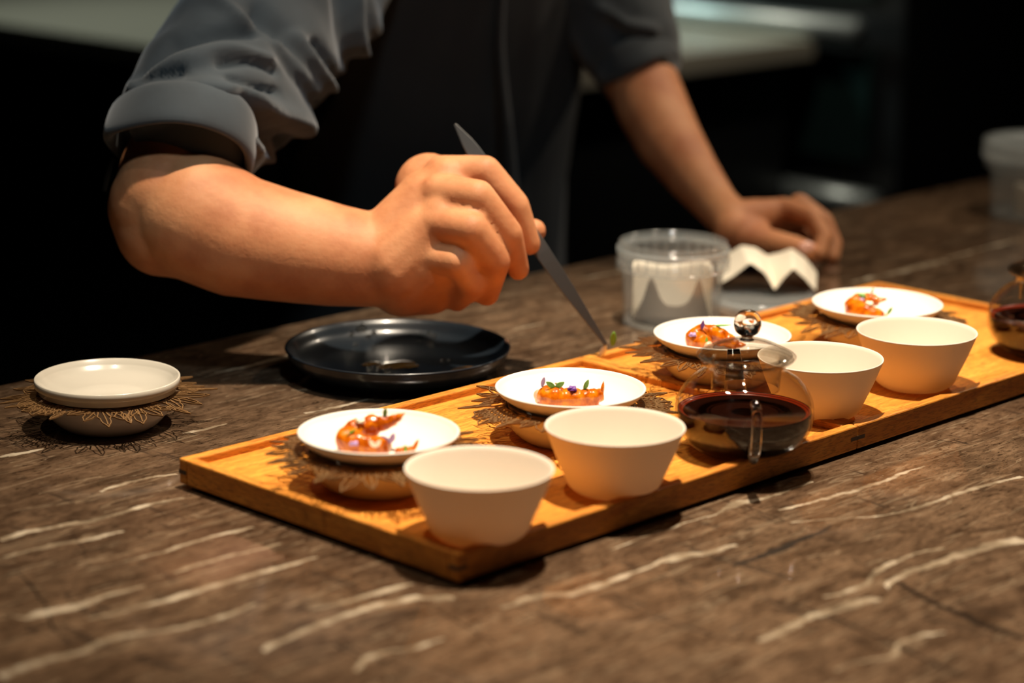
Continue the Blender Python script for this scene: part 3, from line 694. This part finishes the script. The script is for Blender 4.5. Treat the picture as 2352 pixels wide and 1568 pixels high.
# ------------------------------------------------------------------ plastic tubs, lid, paper
def make_tub(label, R, H, lidded, at):
    t = thing('plastic_tub', label, 'tub', at, 0)
    k = R / .049
    pr = sprof([(0, .0012), (.040 * k, .0012), (.0445 * k, .0018), (.0465 * k, .0050), (.0480 * k, H * .5), (.0490 * k, H * .70)], 4)
    pr += [(.0535 * k, H * .70), (.0540 * k, H * .675), (.0545 * k, H * .70), (.0545 * k, H * .80), (.0500 * k, H * .81), (.0500 * k, H * .97), (.0520 * k, H * .985), (.0518 * k, H), (.0495 * k, H), (.0487 * k, H * .97), (.0480 * k, H * .70)]
    pr += sprof([(.0470 * k, H * .5), (.0455 * k, .0055), (.0435 * k, .0030), (0, .0024)], 4)
    link('tub_body', lathe(pr, 96), M['tub'], t)
    link('rim_ring', lathe([(.0515 * k, H * .86), (.0540 * k, H * .865), (.0545 * k, H * .90), (.0540 * k, H * .93), (.0515 * k, H * .935), (.0508 * k, H * .90), (.0515 * k, H * .86)], 96), M['tub_rim'], t)
    rib0 = None
    for i in range(30):
        a = 2 * PI * i / 30
        if rib0 is None:
            bm = bmesh.new(); add_box(bm, .0500 * k, .0520 * k, -.0005, .0005, H * .71, H * .86); rib0 = link('rib', bm, M['tub_rim'], t, False); o = rib0
        else: o = rib0.copy(); C.objects.link(o)
        o.rotation_euler = (0, 0, a)
    if lidded:
        link('tub_lid', lathe([(0, H + .002), (.046 * k, H + .002), (.050 * k, H + .005), (.0555 * k, H + .005), (.0570 * k, H + .002), (.0572 * k, H * .80), (.0560 * k, H * .80), (.0556 * k, H), (.050 * k, H + .0032), (.046 * k, H + .0004), (0, H + .0004)], 96), M['tub_rim'], t)
    return t
tubx = (.657, .382, 0)
make_tub('open round frosted tub holding folded paper, left of the curled paper towel', .049, .080, False, tubx)
t2 = (1.4071, 0.4363)
make_tub('round frosted tub with its lid on, cut off by the right edge', .066, .086, True, (t2[0], t2[1], 0))
def sheet(name, label, fn, nu, nv, at, rz=0, thick=.0008, material=None):
    vs = [fn(i / nu, j / nv) for j in range(nv + 1) for i in range(nu + 1)]
    fs = [(j * (nu + 1) + i, j * (nu + 1) + i + 1, (j + 1) * (nu + 1) + i + 1, (j + 1) * (nu + 1) + i) for j in range(nv) for i in range(nu)]
    o = link(name, (vs, [], fs), material or M['paper'], None, True, at); o.rotation_euler = (0, 0, rz)
    s = o.modifiers.new('thickness', 'SOLIDIFY'); s.thickness = thick; s.offset = 0
    return tag(o, label, 'paper')
# folded paper inside the open tub: a pale sheet and a dark one painted as its shade
def fold_a(u, v):
    a = (u - .5) * 3.4 + PI; r = .0375
    return (r * math.sin(a), -r * math.cos(a) * .9, .0035 + v * (.050 + .004 * math.sin(u * 9)))
sheet('paper_towel', 'pale paper towel standing at the back inside the open frosted tub', fold_a, 50, 8, tubx, -PI / 4)
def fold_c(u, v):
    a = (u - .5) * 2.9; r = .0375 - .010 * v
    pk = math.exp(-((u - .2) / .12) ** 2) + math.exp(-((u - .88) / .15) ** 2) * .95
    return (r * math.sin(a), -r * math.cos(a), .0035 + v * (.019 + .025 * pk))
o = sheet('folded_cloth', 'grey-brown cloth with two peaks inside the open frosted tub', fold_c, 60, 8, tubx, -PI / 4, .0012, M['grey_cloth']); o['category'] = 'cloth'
def fold_b(u, v):
    a = (u - .5) * 5.2; r = .034
    return (r * math.sin(a), -r * math.cos(a), .0035 + v * (.020 + .016 * math.sin(u * 8.0)))
sheet('paper_towel', 'crumpled white paper towel inside the lidded frosted tub', fold_b, 50, 8, (t2[0], t2[1], 0), -PI / 4 + .4)
ld = thing('tub_lid', 'flat clear plastic lid lying on the marble beside the open tub', 'lid', (.793, .378, 0))
link('lid_disc', lathe([(0, .0015), (.043, .0015), (.045, .0003), (.0525, .0003), (.0535, .0030), (.0530, .0062), (.0518, .0064), (.0510, .0035), (.0470, .0030), (.0450, .0042), (.0425, .0030), (0, .0028)], 96), M['tub_rim'], ld)
def curl(u, v):
    xs = [0, .10, .24, .38, .50, .62, .74, .88, 1]
    zf = [.011, .020, .036, .026, .009, .022, .031, .020, .006]
    zb = [.020, .030, .040, .038, .030, .033, .038, .028, .012]
    x = -.050 + .104 * u + .006 * (1 - v) * math.sin(u * 5); y = -.030 + .058 * v - .012 * math.sin(PI * u) * (1 - v)
    a = float(np.interp(u, xs, zf)); b = float(np.interp(u, xs, zb))
    return (x, y, a + (b - a) * v ** .8)
o = sheet('paper_towel', 'curled white paper towel lying on the clear lid in front of the left hand', curl, 48, 14, (.836, .408, .0), -PI / 4 - .05, .0012)
sb = o.modifiers.new('soften', 'SUBSURF'); sb.levels = 1; sb.render_levels = 1

# ------------------------------------------------------------------ tweezers
A_, B_ = Vector((0.3966, 0.4132, 0.2146)), Vector((0.4493, 0.2789, 0.0326))
ax = (B_ - A_).normalized(); sd = ax.cross(FWD).normalized(); nn = sd.cross(ax)
tw = thing('plating_tweezers', 'long grey steel plating tweezers held in the right hand', 'tweezers', B_)
L = (B_ - A_).length
for s in (-1, 1):
    bm = bmesh.new(); rows = []
    for i in range(25):
        f = i / 24; p = A_ + ax * L * f - B_
        wdt = float(np.interp(f, [0, .10, .28, .55, .75, .92, 1], [.0012, .0066, .0084, .0078, .0062, .0032, .0018]))
        gap = float(np.interp(f, [0, .06, .3, .6, 1], [.0005, .0008, .0028, .0042, .0012])) * s
        c = p + nn * gap
        rows.append([bm.verts.new(c + sd * wdt * .9 * a + nn * .0006 * b) for a, b in ((-1, -1), (1, -1), (1, 1), (-1, 1))])
    for a, b in zip(rows, rows[1:]):
        for k in range(4): bm.faces.new((a[k], a[(k + 1) % 4], b[(k + 1) % 4], b[k]))
    bm.faces.new(rows[0][::-1]); bm.faces.new(rows[-1])
    bevel_mod(link('arm', bm, M['tool'], tw, False), .0004)
def held(name, cat, label, material, dirn, size, off=(0, 0, 0)):
    bm = bmesh.new(); petal_bm(bm, Vector(), dirn, size, size * .42, .2); o = link(name, bm, material, None, True, B_ + Vector(off))
    s = o.modifiers.new('thickness', 'SOLIDIFY'); s.thickness = .0004; tag(o, label, cat)
held('white_petal', 'petal', 'white petal held at the tip of the tweezers', M['white_petal'], (-.35, .3, -1), .013)
held('green_leaf', 'leaf', 'green leaf held upright at the tip of the tweezers', M['green'], (.1, 0, 1), .013, (.004, -.004, -.001))

# ------------------------------------------------------------------ the person
pe = thing('person', 'person in a dark slate shirt and black apron leaning over the counter, plating with tweezers', 'person', (.86, .98, -.9))
PB = Vector((.86, .98, -.9))
V = Vector
body = bmesh.new()
TRZ = -.06
# trunk and head
add_loft(body, [((.86, .99, -.05), .165, .105, TRZ), ((.84, .96, .06), .155, .100, TRZ), ((.82, .93, .16), .160, .105, TRZ), ((.80, .90, .26), .180, .110, TRZ), ((.78, .87, .36), .185, .105, TRZ), ((.76, .84, .43), .120, .080, TRZ), ((.755, .83, .46), .060, .055, TRZ)], 40)
add_chain(body, [(V((.755, .835, .42)), .055), (V((.735, .79, .53)), .052)])
for c, r in ((V((.725, .765, .640)), .082), (V((.722, .745, .625)), .080), (V((.716, .725, .580)), .056), (V((.730, .785, .655)), .080)): add_capsule(body, c, c + V((0, .001, .012)), r, r)
add_chain(body, [(V((.702, .668, .625)), .008), (V((.698, .648, .600)), .0125)])       # nose
for s in (-1, 1):
    add_capsule(body, V((.722 + s * .080, .765, .632)), V((.722 + s * .084, .770, .602)), .014, .009)   # ears
    add_capsule(body, V((.706 + s * .020, .672, .640)), V((.706 + s * .036, .676, .640)), .010, .008)   # brows
add_capsule(body, V((.690, .664, .570)), V((.716, .664, .570)), .007, .007)                              # lips
add_capsule(body, V((.704, .676, .538)), V((.708, .680, .540)), .020, .018)                              # chin
# right arm (left in the photograph)
RS = V((.60, .82, .37))
add_chain(body, [(RS, .062), (V((0.3869, 0.6888, 0.2767)), .050), (V((0.2201, 0.5847, 0.1689)), .046), (V((0.1980, 0.5654, 0.1551)), .044)])
add_chain(body, [(V((0.1971, 0.5707, 0.1468)), .045), (V((0.2134, 0.5436, 0.1383)), .056), (V((0.2344, 0.5167, 0.1230)), .0530), (V((0.2592, 0.4885, 0.1155)), .049), (V((0.2893, 0.4549, 0.1076)), .0445), (V((0.3147, 0.4274, 0.1033)), .0405), (V((0.3329, 0.4086, 0.1029)), .040)])
add_chain(body, [(V((0.1952, 0.5783, 0.1422)), .040), (V((0.1945, 0.5658, 0.1257)), .0405), (V((0.2130, 0.5404, 0.1281)), .046)])
def finger(bm, pts): add_chain(bm, [(V(p), r) for p, r in pts], 16)
# right hand: palm
for q in ([((0.3308, 0.4146, 0.1137), .040), ((0.3521, 0.3990, 0.1512), .031), ((0.3638, 0.3871, 0.1722), .021)], [((0.3223, 0.4054, 0.1049), .038), ((0.3376, 0.3836, 0.1288), .030), ((0.3423, 0.3700, 0.1453), .022)],
          [((0.3310, 0.4066, 0.0920), .036), ((0.3372, 0.3832, 0.1062), .030), ((0.3388, 0.3715, 0.1192), .020)], [((0.3351, 0.4137, 0.0825), .030), ((0.3473, 0.3937, 0.0820), .026), ((0.3493, 0.3823, 0.0970), .020)],
          [((0.3749, 0.4231, 0.1603), .030), ((0.3682, 0.4076, 0.0979), .030)]): finger(body, q)
finger(body, [((0.3644, 0.3958, 0.1774), .0160), ((0.3805, 0.3591, 0.1825), .0135), ((0.3973, 0.3389, 0.1539), .0118), ((0.4104, 0.3349, 0.1185), .0100)])        # index
finger(body, [((0.3455, 0.3814, 0.1657), .0160), ((0.3517, 0.3387, 0.1671), .0142), ((0.3749, 0.3253, 0.1343), .0122), ((0.3930, 0.3311, 0.0995), .0098)])        # middle
finger(body, [((0.3317, 0.3722, 0.1419), .0158), ((0.3364, 0.3308, 0.1425), .0142), ((0.3602, 0.3249, 0.1121), .0122), ((0.3707, 0.3465, 0.0786), .0108)])         # ring
finger(body, [((0.3277, 0.3732, 0.1130), .0150), ((0.3303, 0.3415, 0.1139), .0130), ((0.3496, 0.3427, 0.0901), .0112), ((0.3588, 0.3705, 0.0707), .0100)])         # little
finger(body, [((0.3709, 0.4187, 0.0957), .021), ((0.4038, 0.4006, 0.0977), .0165), ((0.4237, 0.3773, 0.1102), .0135), ((0.4326, 0.3512, 0.1245), .0110)])          # thumb
# left arm (right in the photograph)
LS = V((.95, .84, .38))
add_chain(body, [(LS, .062), (V((0.9811, 0.7353, 0.2504)), .048), (V((0.9613, 0.7011, 0.1811)), .042)])
add_chain(body, [(V((0.9631, 0.7009, 0.1859)), .040), (V((0.9518, 0.6703, 0.1508)), .0405), (V((0.9363, 0.6301, 0.1179)), .037), (V((0.9180, 0.5789, 0.0877)), .030), (V((0.9001, 0.5294, 0.0632)), .0235), (V((0.8862, 0.4954, 0.0519)), .0225)])
for q in ([((0.8855, 0.4960, 0.0519), .0225), ((0.9133, 0.4831, 0.0539), .021), ((0.9420, 0.4708, 0.0604), .0135)], [((0.9016, 0.5058, 0.0427), .022), ((0.9424, 0.4939, 0.0437), .020), ((0.9699, 0.4832, 0.0512), .013)],
          [((0.9106, 0.5099, 0.0385), .020), ((0.9647, 0.5109, 0.0311), .018), ((0.9910, 0.5005, 0.0363), .012)], [((0.8782, 0.4868, 0.0463), .021), ((0.8931, 0.4692, 0.0399), .018)]): finger(body, q)
finger(body, [((0.9383, 0.4680, 0.0622), .0130), ((0.9412, 0.4341, 0.0587), .0108), ((0.9396, 0.4142, 0.0394), .0095), ((0.9244, 0.4092, 0.0236), .0082)])
finger(body, [((0.9824, 0.4808, 0.0595), .0125), ((0.9899, 0.4529, 0.0443), .0105), ((0.9858, 0.4347, 0.0228), .0092), ((0.9740, 0.4275, 0.0103), .0078)])
finger(body, [((1.0052, 0.4964, 0.0447), .0118), ((1.0214, 0.4746, 0.0302), .0100), ((1.0163, 0.4579, 0.0101), .0088), ((1.0024, 0.4541, 0.0011), .0075)])
finger(body, [((1.0096, 0.5158, 0.0292), .0105), ((1.0279, 0.5004, 0.0177), .0090), ((1.0217, 0.4865, 0.0025), .0078), ((1.0084, 0.4832, -0.0034), .0068)])
finger(body, [((0.8824, 0.4723, 0.0385), .0185), ((0.8875, 0.4444, 0.0369), .0140), ((0.8924, 0.4167, 0.0354), .0120), ((0.8954, 0.3979, 0.0328), .0100)])        # thumb
for v in body.verts:
    if v.co.x > .7 and v.co.y < .6 and v.co.z < .004: v.co.z = .004      # the hand rests on the marble
for v in body.verts: v.co -= PB
remeshed('body', body, .0026, M['skin'], pe, 5)
# thumb nail
bm = bmesh.new(); nc = V((0.8878, 0.3975, 0.0385)) - PB
bmesh.ops.create_uvsphere(bm, u_segments=16, v_segments=10, radius=1, matrix=Matrix.Translation(nc) @ Matrix((RIGHT, UP, -FWD)).transposed().to_4x4() @ Matrix.Diagonal((.0085, .0065, .0035, 1)))
link('thumb_nail', bm, M['nail'], pe)
# eyes
for s in (-1, 1):
    bm = bmesh.new(); bmesh.ops.create_uvsphere(bm, u_segments=16, v_segments=10, radius=.011, matrix=Matrix.Translation(V((.706 + s * .030, .677, .618)) - PB)); link('eye', bm, mat('eye_white', (.7, .68, .64), .2), pe)
# hair
bm = bmesh.new()
for c, r in ((V((.728, .790, .668)), .090), (V((.735, .810, .640)), .084), (V((.727, .765, .690)), .074)): add_capsule(bm, c, c + V((0, .001, .01)), r, r)
for v in bm.verts: v.co -= PB
remeshed('hair', bm, .006, M['hair'], pe, 4)

# shirt
def fold_noise(p, scale, stretch, axis):
    q = V(p); a = V(axis).normalized(); along = q.dot(a); q2 = (q - a * along) * scale + a * along * scale * stretch
    return noise.noise(q2)
sh = bmesh.new()
TRUNK = [((.86, .99, -.06), .190, .135, TRZ), ((.845, .97, .04), .180, .130, TRZ), ((.825, .94, .14), .185, .135, TRZ), ((.805, .905, .24), .200, .140, TRZ), ((.785, .875, .34), .205, .130, TRZ), ((.765, .845, .42), .150, .095, TRZ), ((.758, .835, .45), .075, .065, TRZ)]
add_loft(sh, TRUNK, 48)
SL = [(V((.62, .83, .36)), .088), (V((0.5075, 0.7416, 0.3152)), .088), (V((0.4070, 0.6813, 0.2718)), .084), (V((0.3165, 0.6280, 0.2357)), .078), (V((0.2562, 0.5928, 0.2121)), .069)]
add_chain(sh, SL, 28)
add_chain(sh, [(V((.93, .86, .37)), .085), (V((0.9706, 0.7495, 0.2598)), .068), (V((0.9678, 0.7225, 0.2179)), .060), (V((0.9665, 0.7089, 0.1971)), .052)], 24)
for v in sh.verts: v.co -= PB
# folds pulled across the rolled sleeve and the side of the shirt: (polyline, half width, depth in or out), sculpted into the cloth facing the counter
def uv(p): return (p.dot(RIGHT), p.dot(UP))       # sculpting plane facing the front of the sleeve
FOLDS = [([(0.2335, 0.6334, 0.2483), (0.2777, 0.6404, 0.2660), (0.3155, 0.6255, 0.2746), (0.3405, 0.6068, 0.2775)], 0.0065, -0.016),
         ([(0.2175, 0.6188, 0.2359), (0.2599, 0.6116, 0.2501), (0.3015, 0.5961, 0.2597), (0.3193, 0.5694, 0.2570)], 0.0076, 0.011),
         ([(0.2239, 0.6179, 0.2393), (0.2416, 0.6067, 0.2423), (0.2545, 0.5987, 0.2442)], 0.0034, -0.01),
         ([(0.2848, 0.5878, 0.2511), (0.3048, 0.5760, 0.2545), (0.3269, 0.5667, 0.2504)], 0.0038, -0.01),
         ([(0.2253, 0.5983, 0.2298), (0.2552, 0.5753, 0.2344), (0.2748, 0.5517, 0.2328), (0.2952, 0.5293, 0.2203), (0.3509, 0.5479, 0.2089)], 0.0091, 0.013),
         ([(0.2762, 0.5682, 0.2416), (0.2892, 0.5513, 0.2399), (0.3099, 0.5466, 0.2362)], 0.0034, -0.01),
         ([(0.1728, 0.5911, 0.2000), (0.1968, 0.6042, 0.2186), (0.2158, 0.6044, 0.2281)], 0.0053, -0.011),
         ([(0.2731, 0.5497, 0.2305), (0.2717, 0.5246, 0.2183), (0.2570, 0.4985, 0.1984)], 0.0053, -0.014),
         ([(0.1858, 0.5960, 0.2093), (0.2229, 0.5830, 0.2214), (0.2476, 0.5542, 0.2199), (0.2536, 0.5089, 0.2012)], 0.0061, 0.01),
         ([(0.3588, 0.6286, 0.2917), (0.3712, 0.6069, 0.2709), (0.3735, 0.5857, 0.2469), (0.3730, 0.5644, 0.2195)], 0.0091, -0.02),
         ([(0.3414, 0.6699, 0.2995), (0.3409, 0.6318, 0.2868), (0.3605, 0.6063, 0.2757), (0.3780, 0.5909, 0.2500), (0.3728, 0.5583, 0.2102)], 0.0053, 0.008),
         ([(0.3650, 0.5997, 0.2661), (0.3798, 0.5751, 0.2316), (0.3637, 0.5480, 0.2005)], 0.0046, 0.009),
         ([(0.3909, 0.6119, 0.2670), (0.4059, 0.5870, 0.2320), (0.4380, 0.5843, 0.1846)], 0.0053, 0.009),
         ([(0.4166, 0.6143, 0.2567), (0.4363, 0.5973, 0.2160), (0.4543, 0.5874, 0.1701)], 0.0053, -0.01),
         ([(0.5590, 0.7220, 0.2964), (0.5308, 0.6855, 0.2668), (0.4924, 0.6428, 0.2355)], 0.0034, 0.012),
         ([(0.5271, 0.7056, 0.2996), (0.4930, 0.6610, 0.2632), (0.4643, 0.6257, 0.2353)], 0.0053, -0.008),
         ([(0.5631, 0.7073, 0.2713), (0.5374, 0.6599, 0.2429), (0.5043, 0.6113, 0.2104)], 0.0076, 0.009),
         ([(0.2845, 0.5168, 0.2084), (0.3191, 0.5229, 0.1925), (0.3998, 0.5566, 0.1757)], 0.0099, -0.012),
         ([(0.9191, 0.7056, 0.2376), (0.9320, 0.6840, 0.2144), (0.9465, 0.6642, 0.2006)], 0.0068, -0.01),
         ([(0.9320, 0.6840, 0.2144), (0.9440, 0.6685, 0.2052), (0.9560, 0.6566, 0.2063)], 0.0044, 0.008),
         ([(0.9155, 0.7160, 0.2562), (0.9326, 0.6918, 0.2378), (0.9522, 0.6702, 0.2334)], 0.0058, 0.008)]
def segd(px, py, pts):
    best = 1e9
    pts = [uv(V(q)) for q in pts] if len(pts[0]) == 3 else pts
    for (ax_, ay), (bx, by) in zip(pts, pts[1:]):
        dx, dy = bx - ax_, by - ay; t = max(0, min(1, ((px - ax_) * dx + (py - ay) * dy) / (dx * dx + dy * dy)))
        best = min(best, math.hypot(px - ax_ - t * dx, py - ay - t * dy))
    return best
FOLDS = [([uv(V(q)) for q in pts], wd, amp) for pts, wd, amp in FOLDS]
def crease(co, nr):
    p = co + PB
    k = fold_noise(p, 16, .35, (.4, .5, .75)) * .005 + fold_noise(p + V((3, 1, 2)), 34, .3, (.7, -.3, -.6)) * .0025
    if nr.dot(FWD) < .25:
        x, y = uv(p)
        if p.x < .62 or p.x > .88:
            for pts, wd, amp in FOLDS:
                d = segd(x, y, pts) / wd
                if d < 2.4: k += amp * math.exp(-d * d)
    return k
so = remeshed('shirt', sh, .0036, M['shirt'], pe, 4, crease); sm = so.modifiers.new('relax', 'SMOOTH'); sm.factor = .5; sm.iterations = 5
def cuff(name, A, B, ra, rb, rc, fl, wob):
    # turned-up band of cloth around the arm, open at its lower end
    A, B = V(A), V(B); a = (B - A).normalized(); u = a.cross(RIGHT).normalized(); v = a.cross(u); n_ = 48; vs, fs = [], []
    rows = [(0, ra, 0), (.12, ra + .006, 0), (.3, rb, 0), (.75, rb + .001, 0), (.95, rb - .001, 0), (1.0, rb - .005, 0), (.9, rb - .009, 0), (.4, rb - .010, 0)]
    for f, r, _ in rows:
        for i in range(n_):
            t = 2 * PI * i / n_; rr = r * (1 + wob * math.sin(2 * t + 1) + wob * .6 * math.sin(5 * t + f * 2)) 
            vs.append(A + (B - A) * f + a * .006 * math.sin(2 * t + .5) + (u * math.cos(t) * fl + v * math.sin(t)) * rr - PB)
    for j in range(len(rows) - 1):
        for i in range(n_): fs.append((j * n_ + i, j * n_ + (i + 1) % n_, (j + 1) * n_ + (i + 1) % n_, (j + 1) * n_ + i))
    o = link(name, (vs, [], fs), M['shirt'], pe); sb = o.modifiers.new('soften', 'SUBSURF'); sb.levels = 1; sb.render_levels = 1; return o
cuff('rolled_cuff', (0.2356, 0.5800, 0.2205), (0.2105, 0.5634, 0.1849), .058, .0665, .06, 1.0, .03)
cuff('rolled_cuff', (0.9669, 0.7136, 0.2114), (0.9620, 0.6912, 0.1761), .044, .0500, .04, 1.0, .03)
# a button tab hanging below the cuff
bm = bmesh.new(); add_tube(bm, [V(p) - PB for p in ((0.1873, 0.6233, 0.1831), (0.1805, 0.6243, 0.1665), (0.1765, 0.6240, 0.1543))], [.006, .006, .005], 10, (1, .3)); link('cuff_tab', bm, M['shirt'], pe)
def ring(bm, c, axis, R, r, n=40):
    a = V(axis).normalized(); u = a.cross(RIGHT).normalized(); v = a.cross(u)
    pts = [V(c) + (u * math.cos(t) * R + v * math.sin(t) * R) for t in [2 * PI * i / n for i in range(n)]]
    for i in range(n): add_capsule(bm, pts[i], pts[(i + 1) % n], r, r, 10)
# collar
bm = bmesh.new(); ring(bm, (.752, .825, .465), (.05, .25, 1), .070, .012, 28)
for v in bm.verts: v.co -= PB
remeshed('collar', bm, .005, M['shirt'], pe, 2)

# apron: front panel following the trunk, with straps
def apron_mesh():
    secs = [((.87, 1.0, -.75), .25, .17), ((.87, 1.0, -.4), .225, .160), ((.86, .99, -.06), .212, .158), ((.845, .97, .04), .206, .156), ((.825, .94, .14), .212, .162), ((.805, .905, .24), .213, .156), ((.790, .882, .31), .212, .150), ((.775, .86, .38), .185, .128)]
    zs = [s[0][2] for s in secs]; rows = []
    NZ, NA = 56, 44
    for j in range(NZ + 1):
        z = zs[0] + (zs[-1] - zs[0]) * j / NZ
        g = lambda f: float(np.interp(z, zs, f))
        cx, cy, hw, hd = g([s[0][0] for s in secs]), g([s[0][1] for s in secs]), g([s[1] for s in secs]), g([s[2] for s in secs])
        half = float(np.interp(z, [-.75, .02, .10, .16, .38], [88, 80, 72, 58, 42]))
        row = []
        for i in range(NA + 1):
            a = math.radians(-90 + (-half + 2 * half * i / NA)); ca, sa = math.cos(a), math.sin(a); pw = 2 / 2.4
            x = hw * math.copysign(abs(ca) ** pw, ca); y = hd * math.copysign(abs(sa) ** pw, sa)
            k = 1 + .02 * noise.noise(V((a * 3, z * 5, 0))) + .012 * noise.noise(V((a * 9, z * 3, 4)))
            row.append(V((cx + (x * math.cos(TRZ) - y * math.sin(TRZ)) * k, cy + (x * math.sin(TRZ) + y * math.cos(TRZ)) * k, z)) - PB)
        rows.append(row)
    vs = [p for r in rows for p in r]; W_ = NA + 1
    return (vs, [], [(j * W_ + i, j * W_ + i + 1, (j + 1) * W_ + i + 1, (j + 1) * W_ + i) for j in range(NZ) for i in range(NA)])
ap = link('apron', apron_mesh(), M['apron'], pe); s = ap.modifiers.new('thickness', 'SOLIDIFY'); s.thickness = .003; s.offset = 1
def ribbon(pts, wd, parent, name, material, th=.0015):
    bm = bmesh.new(); path = smooth_prof([V(p) - PB for p in pts], 8); rows = []
    for i, p in enumerate(path):
        t = (path[min(i + 1, len(path) - 1)] - path[max(i - 1, 0)]).normalized(); c0 = V((.80, .92, p.z + PB.z)) - PB
        out = (p - c0); out = (out - t * out.dot(t)).normalized(); sdv = t.cross(out)
        rows.append([bm.verts.new(p + sdv * wd * a + out * th * b) for a, b in ((-.5, -1), (.5, -1), (.5, 1), (-.5, 1))])
    for a, b in zip(rows, rows[1:]):
        for k in range(4): bm.faces.new((a[k], a[(k + 1) % 4], b[(k + 1) % 4], b[k]))
    bm.faces.new(rows[0][::-1]); bm.faces.new(rows[-1]); return link(name, bm, material, parent)
for s in (-1, 1):
    ribbon([(.775 + s * .115, .735, .35), (.770 + s * .100, .745, .42), (.760 + s * .075, .80, .478), (.760 + s * .06, .88, .475)], .028, ap, 'neck_strap', M['apron'])
ribbon([(.812, .741, .03), (.800, .742, .12), (.780, .738, .22), (.765, .722, .30), (.755, .722, .36)], .010, ap, 'front_seam', M['apron'])
# trousers and shoes
bm = bmesh.new()
add_loft(bm, [((.86, .99, -.25), .180, .125, TRZ), ((.86, .99, -.12), .178, .122, TRZ), ((.86, .99, -.02), .165, .115, TRZ)], 40)
for s in (-1, 1): add_chain(bm, [(V((.86 + s * .085, .99, -.16)), .098), (V((.86 + s * .10, .98, -.45)), .072), (V((.86 + s * .11, 1.0, -.80)), .056)], 24)
for v in bm.verts: v.co -= PB
remeshed('trousers', bm, .008, M['trouser'], pe, 4)
for s in (-1, 1):
    bm = bmesh.new(); x = .86 + s * .11
    add_chain(bm, [(V((x, 1.04, -.850)), .045), (V((x, .96, -.852)), .047), (V((x, .86, -.862)), .037)], 20)
    add_capsule(bm, V((x, 1.03, -.83)), V((x, 1.02, -.78)), .048, .050)
    for v in bm.verts: v.co -= PB; v.co.z = max(v.co.z, .0)
    link('shoe', bm, M['shoe'], pe)
